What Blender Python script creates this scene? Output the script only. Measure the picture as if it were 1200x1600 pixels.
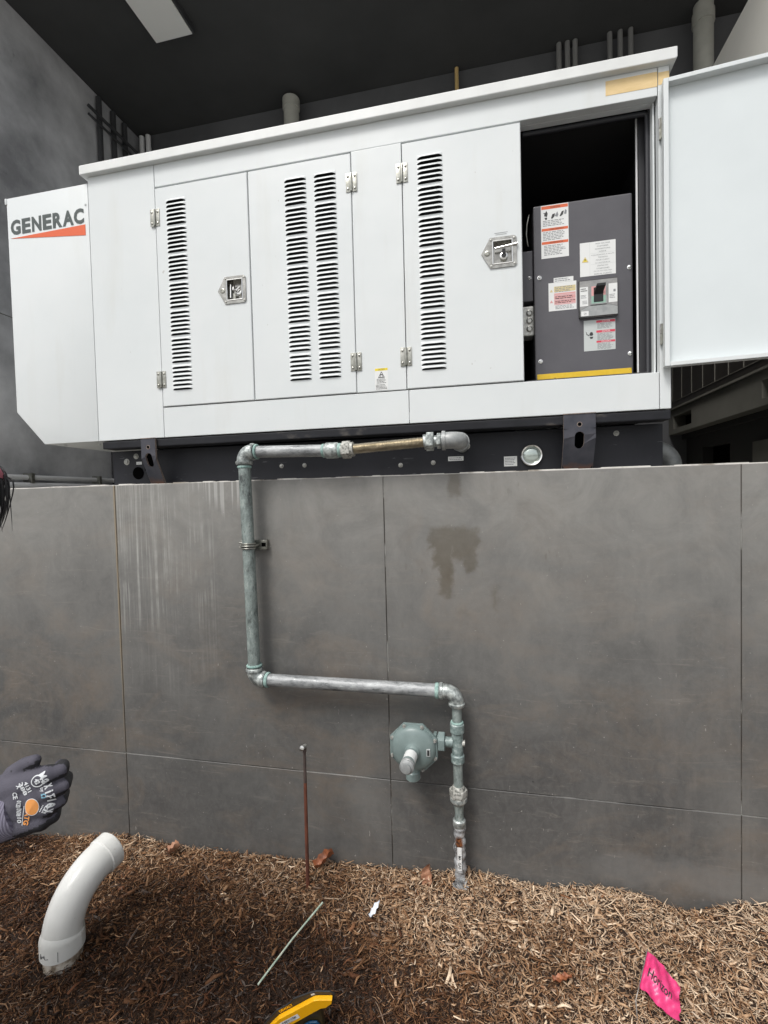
import bpy, bmesh, math, random
import numpy as np
from mathutils import Vector, Matrix, noise
from mathutils.bvhtree import BVHTree
R = math.radians
random.seed(7); rng = np.random.default_rng(7)
for o in list(bpy.data.objects): bpy.data.objects.remove(o)
scene = bpy.context.scene; C = scene.collection

# ------------------------------------------------------------ camera, sky, sun, exposure
cam_d = bpy.data.cameras.new('camera'); cam = bpy.data.objects.new('camera', cam_d); C.objects.link(cam)
yaw, pitch, roll = -0.2087, -0.03246, -0.02538
fw = Vector((math.sin(yaw)*math.cos(pitch), math.cos(yaw)*math.cos(pitch), math.sin(pitch)))
r0 = Vector((math.cos(yaw), -math.sin(yaw), 0)); u0 = r0.cross(fw)
rt = math.cos(roll)*r0 + math.sin(roll)*u0; up = -math.sin(roll)*r0 + math.cos(roll)*u0
cam.matrix_world = Matrix(((rt.x, up.x, -fw.x, 0), (rt.y, up.y, -fw.y, 0), (rt.z, up.z, -fw.z, 1.46), (0, 0, 0, 1)))
cam_d.sensor_fit = 'VERTICAL'; cam_d.sensor_height = 36; cam_d.lens = 36*739.46/1600
cam_d.clip_start = .02; cam_d.clip_end = 500
scene.camera = cam
scene.render.resolution_x = 768; scene.render.resolution_y = 1024
w = bpy.data.worlds.new('World'); scene.world = w; w.use_nodes = True
nt = w.node_tree; bg = nt.nodes['Background']
sky = nt.nodes.new('ShaderNodeTexSky'); sky.sky_type = 'NISHITA'; sky.sun_disc = False
SUN_EL, SUN_AZ = R(56), R(205)
sky.sun_elevation = SUN_EL; sky.sun_rotation = SUN_AZ; sky.dust_density = 4; sky.air_density = 1.0; sky.ozone_density = 1
hs = nt.nodes.new('ShaderNodeHueSaturation'); hs.inputs['Saturation'].default_value = .22
nt.links.new(sky.outputs[0], hs.inputs['Color']); nt.links.new(hs.outputs[0], bg.inputs['Color'])
bg.inputs['Strength'].default_value = .135
sl = bpy.data.lights.new('sun', 'SUN'); sl.energy = 1.75; sl.angle = R(17); sl.color = (1, .97, .93)
so = bpy.data.objects.new('sun', sl); C.objects.link(so)
sd = Vector((math.sin(SUN_AZ)*math.cos(SUN_EL), math.cos(SUN_AZ)*math.cos(SUN_EL), math.sin(SUN_EL)))
so.rotation_euler = sd.to_track_quat('Z', 'Y').to_euler(); so.location = (-3, -6, 12)
vs = scene.view_settings; vs.view_transform = 'Standard'; vs.look = 'None'; vs.gamma = 1; vs.exposure = .24

# ------------------------------------------------------------ materials
def newmat(name):
    m = bpy.data.materials.new(name); m.use_nodes = True
    return m, m.node_tree, m.node_tree.nodes['Principled BSDF']
def nd(t, typ, **kw):
    n = t.nodes.new(typ)
    for k, v in kw.items():
        if k.startswith('i_'): n.inputs[k[2:].replace('_', ' ')].default_value = v
        else: setattr(n, k, v)
    return n
def c4(c): return (c[0], c[1], c[2], 1)
def coords(t, sc=(1, 1, 1), loc=(0, 0, 0)):
    tc = nd(t, 'ShaderNodeNewGeometry'); mp = nd(t, 'ShaderNodeMapping')
    mp.inputs['Scale'].default_value = sc; mp.inputs['Location'].default_value = loc
    t.links.new(tc.outputs['Position'], mp.inputs['Vector']); return mp.outputs[0]
def nz(t, scale, detail=4, rough=.55, sc=(1, 1, 1), dist=0, loc=(0, 0, 0)):
    n = nd(t, 'ShaderNodeTexNoise'); n.inputs['Scale'].default_value = scale; n.inputs['Detail'].default_value = detail
    n.inputs['Roughness'].default_value = rough; n.inputs['Distortion'].default_value = dist
    t.links.new(coords(t, sc, loc), n.inputs['Vector']); return n.outputs['Fac']
def ramp(t, fac, stops, interp='LINEAR'):
    r = nd(t, 'ShaderNodeValToRGB'); cr = r.color_ramp; cr.interpolation = interp
    while len(cr.elements) < len(stops): cr.elements.new(.5)
    for e, (p, c) in zip(cr.elements, stops): e.position = p; e.color = c4(c) if hasattr(c, '__len__') else (c, c, c, 1)
    t.links.new(fac, r.inputs['Fac']); return r.outputs['Color']
def mix(t, f, a, b, blend='MIX'):
    m = nd(t, 'ShaderNodeMix', data_type='RGBA', blend_type=blend)
    for s, v in ((0, f), (6, a), (7, b)):
        if hasattr(v, 'is_linked') or hasattr(v, 'links'): t.links.new(v, m.inputs[s])
        else: m.inputs[s].default_value = c4(v) if hasattr(v, '__len__') else v
    return m.outputs[2]
def mth(t, op, a, b=0., c=None):
    m = nd(t, 'ShaderNodeMath', operation=op)
    for i, v in enumerate([a, b] + ([c] if c is not None else [])):
        if hasattr(v, 'links'): t.links.new(v, m.inputs[i])
        else: m.inputs[i].default_value = v
    return m.outputs[0]
def bump(t, b, h, strength=.3, dist=.002):
    n = nd(t, 'ShaderNodeBump'); n.inputs['Strength'].default_value = strength; n.inputs['Distance'].default_value = dist
    t.links.new(h, n.inputs['Height']); t.links.new(n.outputs[0], b.inputs['Normal'])
def simple(name, c, rough=.5, metal=0, spec=.5):
    m, t, b = newmat(name); b.inputs['Base Color'].default_value = c4(c); b.inputs['Roughness'].default_value = rough
    b.inputs['Metallic'].default_value = metal; b.inputs['Specular IOR Level'].default_value = spec; return m
def mottled(name, stops, scale=30, rough=.5, metal=0, sc=(1, 1, 1), bmp=.2, detail=5, dist=0, spec=.5, r2=None, bscale=None):
    m, t, b = newmat(name)
    f = nz(t, scale, detail, .6, sc, dist)
    t.links.new(ramp(t, f, stops), b.inputs['Base Color'])
    b.inputs['Metallic'].default_value = metal; b.inputs['Specular IOR Level'].default_value = spec
    if r2 is None: b.inputs['Roughness'].default_value = rough
    else: t.links.new(ramp(t, f, [(.3, rough), (.7, r2)]), b.inputs['Roughness'])
    if bmp: bump(t, b, nz(t, bscale or scale*2, 4), bmp)
    return m
M = {}
# white powder coat: faint dirt film, tiny scuffs
m, t, b = newmat('white_powder_coat')
f = nz(t, 2.2, 5, .6); g = nz(t, 8, 4, .6, (1, 1, .15)); s = nz(t, 60, 2, .5, (1, 1, .6))
col = ramp(t, f, [(.3, (.615, .65, .655)), (.7, (.665, .69, .69))])
col = mix(t, ramp(t, g, [(.56, 0.), (.8, .32)]), col, (.52, .52, .47))
col = mix(t, ramp(t, s, [(.765, 0.), (.79, .55)]), col, (.35, .33, .30))
t.links.new(col, b.inputs['Base Color']); b.inputs['Roughness'].default_value = .38
bump(t, b, nz(t, 3.5, 3), .35, .010); M['white'] = m
M['cap_white'] = mottled('white_roof_paint', [(.3, (.62, .635, .625)), (.7, (.70, .715, .705))], 7, .45, bmp=.03)
M['white_in'] = mottled('white_inner_paint', [(.3, (.60, .645, .655)), (.7, (.645, .69, .70))], 3, .5, bmp=.02)
M['black_in'] = simple('black_liner', (.022, .022, .023), .7, spec=.3)
M['rubber'] = simple('black_rubber', (.02, .021, .026), .55)
M['dark_steel'] = mottled('scuffed_dark_steel', [(.30, (.007, .0075, .010)), (.58, (.014, .015, .019)), (.68, (.075, .068, .062))], 16, .6, spec=.3, bmp=.15, sc=(.5, 1, 1))
m, t, b = newmat('tank_paint')
f = nz(t, 5, 5); sp = nz(t, 90, 3, .5, (1, 1, 1)); scr = nz(t, 30, 3, .6, (.35, 1, 2.4), 1.2)
col = ramp(t, f, [(.3, (.010, .011, .015)), (.7, (.018, .019, .025))])
col = mix(t, ramp(t, scr, [(.68, 0.), (.72, .45)]), col, (.16, .16, .17))
col = mix(t, ramp(t, sp, [(.74, 0.), (.78, .8)]), col, (.006, .006, .008))
t.links.new(col, b.inputs['Base Color']); b.inputs['Roughness'].default_value = .55; b.inputs['Specular IOR Level'].default_value = .35; M['tank'] = m
# rusty bracket: rust grows towards the foot
m, t, b = newmat('bracket_steel')
ge = nd(t, 'ShaderNodeNewGeometry'); sx = nd(t, 'ShaderNodeSeparateXYZ'); t.links.new(ge.outputs['Position'], sx.inputs[0])
h = mth(t, 'MULTIPLY_ADD', sx.outputs[2], -18., 28.3)      # 1.60 -> 0, 1.54 -> .84
f = nz(t, 30, 5); hh = mth(t, 'ADD', h, mth(t, 'MULTIPLY', f, .8))
col = ramp(t, nz(t, 18, 5), [(.35, (.03, .033, .045)), (.65, (.055, .055, .068))])
col = mix(t, ramp(t, hh, [(.45, 0.), (1.1, .8)]), col, (.15, .065, .032))
t.links.new(col, b.inputs['Base Color']); b.inputs['Roughness'].default_value = .6; M['bracket'] = m
M['edge_rust'] = mottled('worn_steel_edge', [(.35, (.10, .08, .075)), (.6, (.25, .20, .17)), (.7, (.14, .05, .02))], 40, .7)
M['zinc'] = mottled('zinc_plate', [(.35, (.27, .27, .235)), (.65, (.44, .44, .40))], 60, .32, .85, bmp=.1)
M['steel'] = mottled('stainless_steel', [(.35, (.26, .255, .235)), (.65, (.42, .415, .385))], 40, .24, .95, bmp=.05)
M['bolt'] = mottled('dull_bolt', [(.35, (.25, .25, .23)), (.65, (.5, .5, .47))], 200, .5, .5)
def galv(name, sc, stops):
    m, t, b = newmat(name)
    f = nz(t, 26, 9, .78, sc, .35); f2 = nz(t, 120, 6, .75, sc)
    col = ramp(t, f, stops)
    col = mix(t, ramp(t, f2, [(.56, 0.), (.64, .62)]), col, (.07, .074, .074))
    col = mix(t, ramp(t, nz(t, 80, 6, .75, sc, 0, (3, 1, 5)), [(.58, 0.), (.66, .55)]), col, (.58, .60, .58))
    t.links.new(col, b.inputs['Base Color']); b.inputs['Metallic'].default_value = .25
    t.links.new(ramp(t, f, [(.4, .38), (.6, .62)]), b.inputs['Roughness']); bump(t, b, f2, .35, .001); return m
M['galv_v'] = galv('galvanised_pipe_upright', (1.2, 1.2, .55), [(.34, (.07, .08, .08)), (.43, (.19, .225, .215)), (.54, (.27, .32, .305)), (.68, (.42, .47, .45))])
M['galv_h'] = galv('galvanised_pipe_level', (.45, 1.2, 1.2), [(.35, (.08, .083, .088)), (.44, (.22, .23, .235)), (.55, (.34, .35, .355)), (.68, (.50, .52, .52))])
M['fit'] = mottled('malleable_fitting', [(.35, (.16, .175, .175)), (.5, (.34, .37, .36)), (.62, (.58, .62, .6))], 60, .42, .45, bmp=.3)
M['teal'] = mottled('thread_sealant', [(.35, (.18, .30, .275)), (.65, (.36, .50, .46))], 80, .6, bmp=.3)
M['pale_fit'] = mottled('weathered_fitting', [(.40, (.18, .18, .165)), (.50, (.42, .42, .385)), (.7, (.60, .59, .55))], 110, .55, .2, bmp=.3)
M['brass'] = mottled('flex_brass', [(.35, (.38, .34, .26)), (.65, (.60, .54, .43))], 70, .34, .8, sc=(.4, 1, 1))
M['grey_elbow'] = mottled('grey_cast_iron', [(.35, (.27, .285, .285)), (.65, (.36, .37, .365))], 50, .45, .2, bmp=.2)
M['reg'] = mottled('regulator_paint', [(.3, (.155, .205, .200)), (.7, (.205, .258, .250))], 20, .38, bmp=.08)
M['reg_body'] = mottled('tee_paint', [(.35, (.12, .16, .155)), (.55, (.22, .28, .27)), (.68, (.42, .48, .46))], 60, .42, bmp=.25)
M['label'] = simple('label_white', (.72, .73, .72), .45)
M['label_grey'] = simple('label_grey', (.50, .53, .52), .4)
M['orange'] = simple('orange_print', (.66, .125, .04), .45)
M['red'] = simple('red_print', (.60, .05, .09), .45)
M['pink_print'] = simple('faded_pink_print', (.66, .34, .33), .5)
M['tan_print'] = simple('faded_yellow_print', (.62, .52, .28), .5)
M['yellow'] = mottled('yellow_tape', [(.4, (.72, .47, .02)), (.68, (.78, .52, .03)), (.72, (.3, .2, .03))], 40, .45)
M['yel_print'] = simple('yellow_print', (.78, .62, .04), .45)
M['ink'] = simple('dark_ink', (.03, .03, .03), .5)
M['grey_ink'] = simple('grey_ink', (.22, .23, .24), .5)
M['logo_grey'] = simple('logo_grey', (.060, .075, .072), .5)
M['logo_orange'] = simple('logo_orange', (.68, .115, .035), .5)
M['logo_tail'] = simple('logo_magenta', (.30, .10, .13), .45)
M['green_print'] = simple('green_print', (.26, .42, .34), .5)
M['masking'] = mottled('masking_tape', [(.35, (.66, .49, .24)), (.7, (.74, .56, .30))], 18, .7, bmp=.2, sc=(1, 1, 3))
M['cab'] = mottled('grey_cabinet', [(.3, (.075, .073, .083)), (.7, (.095, .093, .103))], 6, .42, bmp=.04)
M['cab_dark'] = simple('dark_cabinet', (.035, .035, .04), .5)
M['brk'] = mottled('breaker_grey', [(.35, (.24, .24, .24)), (.65, (.32, .32, .31))], 60, .5, bmp=.1)
M['plastic_blk'] = simple('black_plastic', (.01, .01, .01), .35)
M['alu'] = mottled('cast_aluminium', [(.35, (.5, .5, .47)), (.65, (.72, .72, .68))], 120, .5, .4, bmp=.4)
M['glass'] = simple('gauge_glass', (.55, .62, .58), .12, .6)
M['chrome'] = simple('chrome', (.75, .75, .73), .15, 1)
M['rust_rod'] = mottled('rusty_rod', [(.35, (.10, .035, .022)), (.65, (.20, .065, .035))], 50, .75, .1, sc=(1, 1, .3))
M['rod_dark'] = mottled('oxidised_rod', [(.35, (.06, .045, .04)), (.65, (.11, .08, .07))], 60, .7, .1, sc=(1, 1, .3))
m, t, b = newmat('white_pvc')
col = ramp(t, nz(t, 6, 5), [(.3, (.66, .665, .63)), (.7, (.75, .755, .73))])
col = mix(t, ramp(t, nz(t, 35, 6, .7), [(.62, 0.), (.72, .5)]), col, (.34, .30, .24))
t.links.new(col, b.inputs['Base Color']); b.inputs['Roughness'].default_value = .33; M['pvc'] = m
M['pvc_dirty'] = mottled('muddy_pvc', [(.36, (.22, .17, .12)), (.46, (.52, .46, .38)), (.6, (.66, .62, .55))], 26, .7, bmp=.3)
M['pen'] = simple('black_marker', (.06, .06, .07), .6)
M['flag'] = mottled('pink_flag', [(.3, (.60, .025, .13)), (.7, (.70, .07, .23))], 12, .35, bmp=.05)
M['wire'] = simple('flag_wire', (.30, .28, .26), .4, .8)
M['stick'] = mottled('pale_green_stake', [(.35, (.30, .42, .33)), (.5, (.50, .58, .48)), (.65, (.62, .63, .52))], 20, .6)
M['leaf'] = mottled('dry_leaf', [(.35, (.16, .055, .025)), (.55, (.30, .10, .04)), (.7, (.42, .17, .07))], 35, .5, bmp=.4)
M['leaf2'] = mottled('pale_dry_leaf', [(.35, (.30, .15, .09)), (.55, (.45, .24, .15)), (.7, (.55, .34, .23))], 35, .5, bmp=.4)
M['paper'] = simple('paper_scrap', (.70, .74, .80), .5)
M['tool_y'] = simple('tool_yellow', (.86, .43, .006), .4)
M['tool_b'] = simple('tool_black', (.022, .022, .024), .5)
M['tool_brown'] = simple('tool_window', (.06, .045, .02), .35)
M['tool_blue'] = simple('tool_blue', (.01, .07, .16), .4)
M['glove'] = mottled('knit_glove', [(.3, (.068, .065, .085)), (.7, (.092, .088, .112))], 14, .85, bmp=.5, bscale=700)
M['glove_dark'] = mottled('nitrile_coating', [(.3, (.012, .012, .015)), (.7, (.022, .022, .027))], 60, .6, bmp=.4, bscale=400)
m, t, b = newmat('knit_cuff')
wv = nd(t, 'ShaderNodeTexWave'); wv.inputs['Scale'].default_value = 95; wv.inputs['Distortion'].default_value = .5
t.links.new(coords(t), wv.inputs['Vector'])
t.links.new(ramp(t, wv.outputs['Fac'], [(.2, (.13, .12, .165)), (.8, (.20, .19, .245))]), b.inputs['Base Color'])
b.inputs['Roughness'].default_value = .9; bump(t, b, wv.outputs['Fac'], .5, .001); M['cuff'] = m
M['print_white'] = simple('white_glove_print', (.62, .64, .66), .7)
M['print_orange'] = simple('orange_glove_print', (.80, .33, .09), .7)
M['print_blue'] = simple('blue_glove_print', (.22, .45, .58), .7)
M['skin'] = simple('skin', (.42, .24, .17), .55)
M['jacket'] = mottled('dark_jacket', [(.3, (.03, .033, .045)), (.7, (.045, .05, .065))], 20, .85, bmp=.4)
M['jeans'] = mottled('blue_jeans', [(.3, (.05, .065, .10)), (.7, (.08, .10, .15))], 40, .9, bmp=.3)
M['hair'] = mottled('black_hair', [(.3, (.006, .006, .007)), (.7, (.018, .016, .018))], 60, .38, sc=(1, 1, .2))
M['pink_band'] = simple('pink_headband', (.42, .12, .16), .8)
M['boot'] = simple('boot_leather', (.05, .035, .025), .6)
M['lip'] = simple('lips', (.35, .13, .11), .5)
M['eye'] = simple('eye_white', (.7, .7, .68), .3)
M['pipe_dark'] = simple('dark_conduit', (.055, .056, .06), .5)
M['pipe_mid'] = simple('grey_painted_conduit', (.24, .24, .235), .5)
M['pipe_grey'] = mottled('grey_conduit', [(.3, (.66, .665, .67)), (.7, (.74, .745, .75))], 8, .5)
M['pipe_white'] = mottled('off_white_pipe', [(.3, (.40, .40, .36)), (.7, (.50, .50, .45))], 9, .5)
M['pipe_tan'] = simple('tan_pipe', (.66, .47, .20), .5)
M['ceiling'] = mottled('dark_ceiling_paint', [(.3, (.052, .053, .053)), (.7, (.074, .075, .075))], 1.4, .8, spec=.2, bmp=.1)
M['back'] = mottled('dark_back_wall', [(.3, (.085, .087, .092)), (.7, (.13, .132, .138))], 1.6, .8, spec=.2, bmp=.2)
m, t, b = newmat('left_concrete')
f = nz(t, 1.1, 8, .62); col = ramp(t, f, [(.38, (.27, .273, .285)), (.5, (.50, .505, .52)), (.62, (.72, .725, .74))])
col = mix(t, ramp(t, nz(t, 9, 6, .7, (1, 1, .5)), [(.66, 0.), (.76, .45)]), col, (.06, .06, .066))
t.links.new(col, b.inputs['Base Color']); b.inputs['Roughness'].default_value = .6; bump(t, b, nz(t, 14, 8), .3, .004); M['left'] = m
M['beige'] = mottled('beige_plaster', [(.3, (.62, .605, .55)), (.7, (.70, .685, .63))], 2, .8, bmp=.1)
M['beam'] = mottled('beam_plaster', [(.3, (.12, .118, .10)), (.7, (.16, .155, .135))], 5, .8, bmp=.3)
M['browntile'] = mottled('brown_tile', [(.3, (.018, .015, .013)), (.7, (.03, .026, .022))], 12, .4)
M['grout'] = simple('pale_grout', (.11, .105, .09), .8)
M['recess'] = simple('recess_dark', (.03, .03, .029), .8)
M['void'] = simple('void_black', (.003, .003, .003), .9, spec=0)
M['lamp_panel'] = simple('lamp_diffuser', (.82, .82, .79), .4)
M['pad'] = mottled('pad_concrete', [(.3, (.22, .21, .19)), (.7, (.30, .29, .26))], 5, .85)

# porcelain facing with stains
m, t, b = newmat('porcelain_facing')
ge = nd(t, 'ShaderNodeNewGeometry'); sp = nd(t, 'ShaderNodeSeparateXYZ'); t.links.new(ge.outputs['Position'], sp.inputs[0])
X, Z = sp.outputs[0], sp.outputs[2]
wob = nz(t, 14, 4, .6); wob2 = nz(t, 5, 4, .6, loc=(4, 2, 7))
Xw = mth(t, 'ADD', X, mth(t, 'MULTIPLY_ADD', wob, .09, -.045)); Zw = mth(t, 'ADD', Z, mth(t, 'MULTIPLY_ADD', wob2, .16, -.08))
def smooth(v, a, c):   # 0 below a, 1 above c
    n = nd(t, 'ShaderNodeMapRange', interpolation_type='SMOOTHSTEP'); n.inputs['From Min'].default_value = a; n.inputs['From Max'].default_value = c
    t.links.new(v, n.inputs['Value']); return n.outputs[0]
def band(v, a, c, e): return mth(t, 'MULTIPLY', smooth(v, a-e, a+e), mth(t, 'SUBTRACT', 1., smooth(v, c-e, c+e)))
def boxm(xa, xb, za, zb, e=.02, v=None): return mth(t, 'MULTIPLY', band(Xw, xa, xb, e), band(Zw if v is None else v, za, zb, e))
base = ramp(t, nz(t, 1.6, 10, .68, dist=.4), [(.32, (.062, .062, .061)), (.5, (.094, .093, .090)), (.68, (.144, .141, .133))])
base = mix(t, ramp(t, nz(t, 2.6, 8, .7, (1, 1, 1.8), .8, (9, 3, 1)), [(.46, 0.), (.70, .75)]), base, (.170, .140, .112))
base = mix(t, ramp(t, nz(t, 7, 8, .7, (1, 1, .45), .5, (2, 8, 5)), [(.5, 0.), (.75, .45)]), base, (.062, .062, .062))
base = mix(t, ramp(t, nz(t, 34, 8, .75, (1, 1, .8), 1., (5, 2, 8)), [(.42, .0), (.64, .28)]), base, (.17, .168, .160))
base = mix(t, ramp(t, nz(t, 12, 9, .75, (.35, 1, 2.6), 1.5, (7, 1, 3)), [(.57, 0.), (.68, .42)]), base, (.23, .21, .185))
base = mix(t, ramp(t, nz(t, 75, 3, .6), [(.715, 0.), (.745, .55)]), base, (.42, .40, .37))
base = mix(t, ramp(t, nz(t, 28, 3, .6, (2.4, 1, .6), 0, (6, 6, 2)), [(.735, 0.), (.76, .6)]), base, (.38, .365, .34))
base = mix(t, ramp(t, nz(t, 60, 3, .6, loc=(8, 8, 8)), [(.72, 0.), (.75, .6)]), base, (.035, .034, .032))
base = mix(t, mth(t, 'MULTIPLY', ramp(t, nz(t, 1., 5, .65, (16, 1, 1.6), .6, (1, 1, 4)), [(.52, 0.), (.70, .42)]), smooth(X, .1, .9)), base, (.175, .162, .150))
# painted light falloff, paler towards the cap edge; then streaks of washed-off lime
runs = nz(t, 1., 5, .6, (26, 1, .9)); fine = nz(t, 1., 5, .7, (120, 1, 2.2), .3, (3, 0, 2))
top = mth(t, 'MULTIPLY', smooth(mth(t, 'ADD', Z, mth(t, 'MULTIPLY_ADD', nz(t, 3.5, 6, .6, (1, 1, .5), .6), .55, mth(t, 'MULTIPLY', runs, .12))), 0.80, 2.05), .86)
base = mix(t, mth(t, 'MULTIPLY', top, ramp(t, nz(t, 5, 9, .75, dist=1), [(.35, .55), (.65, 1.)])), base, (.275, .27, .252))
st = mth(t, 'MULTIPLY', mth(t, 'MULTIPLY', band(X, -1.575, -1.10, .025), smooth(mth(t, 'ADD', Z, mth(t, 'MULTIPLY', runs, .7)), 0.95, 1.62)), mth(t, 'MULTIPLY', smooth(fine, .44, .66), smooth(nz(t, 6, 4), .36, .6)))
base = mix(t, mth(t, 'MULTIPLY', st, .72), base, (.40, .40, .375))
st2 = mth(t, 'MULTIPLY', mth(t, 'MULTIPLY', band(X, -1.12, -.94, .01), smooth(mth(t, 'ADD', Z, mth(t, 'MULTIPLY', runs, .25)), 1.52, 1.60)), smooth(nz(t, 1., 2, .5, (60, 1, 1)), .56, .60))
base = mix(t, mth(t, 'MULTIPLY', st2, .45), base, (.5, .5, .48))
# oily drips
Xs = mth(t, 'ADD', X, mth(t, 'MULTIPLY_ADD', nz(t, 30, 4), .05, -.025)); Zs = mth(t, 'ADD', Z, mth(t, 'MULTIPLY_ADD', nz(t, 22, 4, .6, loc=(1, 4, 2)), .07, -.035))
def stain(xa, xb, za, zb, e=.011): return mth(t, 'MULTIPLY', band(Xs, xa, xb, e), band(Zs, za, zb, e*1.5))
wet = mth(t, 'MAXIMUM', stain(-.205, -.022, 1.262, 1.338), stain(-.168, -.118, 1.085, 1.30))
wet = mth(t, 'MAXIMUM', wet, stain(-.19, -.12, 1.19, 1.30)); wet = mth(t, 'MAXIMUM', wet, stain(-.125, -.060, 1.215, 1.30, .012)); wet = mth(t, 'MAXIMUM', wet, stain(-.075, -.030, 1.175, 1.30, .010))
wet = mth(t, 'MAXIMUM', wet, mth(t, 'MULTIPLY', stain(-.128, -.084, 1.452, 1.60), .8))
wet = mth(t, 'MAXIMUM', wet, mth(t, 'MULTIPLY', stain(.025, .042, 1.04, 1.12), .6)); wet = mth(t, 'MAXIMUM', wet, mth(t, 'MULTIPLY', stain(-.105, -.06, 1.01, 1.03), .4))
vn = nd(t, 'ShaderNodeTexVoronoi'); vn.inputs['Scale'].default_value = 1.; t.links.new(coords(t, (42, 1, 16)), vn.inputs['Vector'])
drops = mth(t, 'MULTIPLY', mth(t, 'MULTIPLY', mth(t, 'SUBTRACT', 1., smooth(vn.outputs['Distance'], .16, .24)), smooth(nz(t, 4, 2, loc=(3, 3, 3)), .50, .60)), mth(t, 'MULTIPLY', band(X, -.45, .28, .15), band(Z, .95, 1.5, .12)))
wet = mth(t, 'MAXIMUM', wet, mth(t, 'MULTIPLY', drops, .55))
base = mix(t, mth(t, 'MULTIPLY', wet, mth(t, 'MULTIPLY_ADD', nz(t, 12, 5), .5, .32)), base, (.082, .066, .042))
# rusty weep beside the left joint, mossy line at the foot
rl = mth(t, 'MULTIPLY', mth(t, 'MULTIPLY', band(mth(t, 'ADD', X, mth(t, 'MULTIPLY_ADD', nz(t, 4, 3), .02, -.01)), -1.569, -1.558, .004), smooth(Z, .1, 1.1)), .7)
base = mix(t, rl, base, (.27, .21, .13))
base = mix(t, mth(t, 'MULTIPLY', band(Zw, .08, .17, .02), mth(t, 'MULTIPLY', smooth(X, .30, .42), .35)), base, (.19, .19, .185))
t.links.new(base, b.inputs['Base Color'])
t.links.new(mth(t, 'SUBTRACT', .52, mth(t, 'MULTIPLY', wet, .15)), b.inputs['Roughness'])
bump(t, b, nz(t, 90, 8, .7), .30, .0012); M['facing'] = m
M['joint'] = mottled('joint_grout', [(.40, (.03, .027, .022)), (.5, (.06, .05, .04)), (.6, (.34, .34, .32))], 5, .9, sc=(1, 1, 1))
M['joint_pale'] = mottled('pale_joint_grout', [(.46, (.045, .043, .04)), (.53, (.20, .20, .185)), (.64, (.40, .40, .38))], 3.2, .9, detail=9)
M['edge_pale'] = mottled('pale_top_edge', [(.36, (.30, .27, .23)), (.5, (.62, .60, .56)), (.7, (.74, .72, .68))], 12, .8)

# mulch
m, t, b = newmat('mulch_chips')
at = nd(t, 'ShaderNodeAttribute', attribute_name='tone'); rp = nd(t, 'ShaderNodeNewGeometry')
tone = mth(t, 'ADD', at.outputs['Fac'], mth(t, 'MULTIPLY_ADD', nz(t, 130, 4), .24, -.12))
col = ramp(t, tone, [(.0, (.016, .008, .005)), (.25, (.080, .035, .015)), (.5, (.225, .115, .055)), (.75, (.50, .325, .195)), (1., (.78, .62, .45))])
rnd = rp.outputs['Random Per Island']
col = mix(t, ramp(t, rnd, [(.0, .40), (.07, .35), (.10, 0.), (1., 0.)]), col, (.22, .085, .042))
col = mix(t, ramp(t, rnd, [(.86, 0.), (.89, .35), (1., .45)]), col, (.20, .18, .165))
t.links.new(col, b.inputs['Base Color']); b.inputs['Roughness'].default_value = .8; b.inputs['Specular IOR Level'].default_value = .25
M['chips'] = m
m, t, b = newmat('ground_soil')
sx = nd(t, 'ShaderNodeNewGeometry'); le = nd(t, 'ShaderNodeSeparateXYZ'); t.links.new(sx.outputs['Position'], le.inputs[0])
soil = ramp(t, nz(t, 60, 8, .7), [(.3, (.010, .006, .004)), (.55, (.034, .018, .010)), (.72, (.10, .055, .032))])
far = ramp(t, nz(t, 3, 8, .6), [(.3, (.34, .335, .32)), (.7, (.42, .415, .39))])
def sm2(v, a, c):
    n = nd(t, 'ShaderNodeMapRange'); n.inputs['From Min'].default_value = a; n.inputs['From Max'].default_value = c
    t.links.new(v, n.inputs['Value']); return n.outputs[0]
col = mix(t, sm2(le.outputs[1], -.55, -.65), soil, far)
t.links.new(col, b.inputs['Base Color']); b.inputs['Roughness'].default_value = .9; bump(t, b, nz(t, 120, 6), .8, .01); M['ground'] = m

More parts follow.
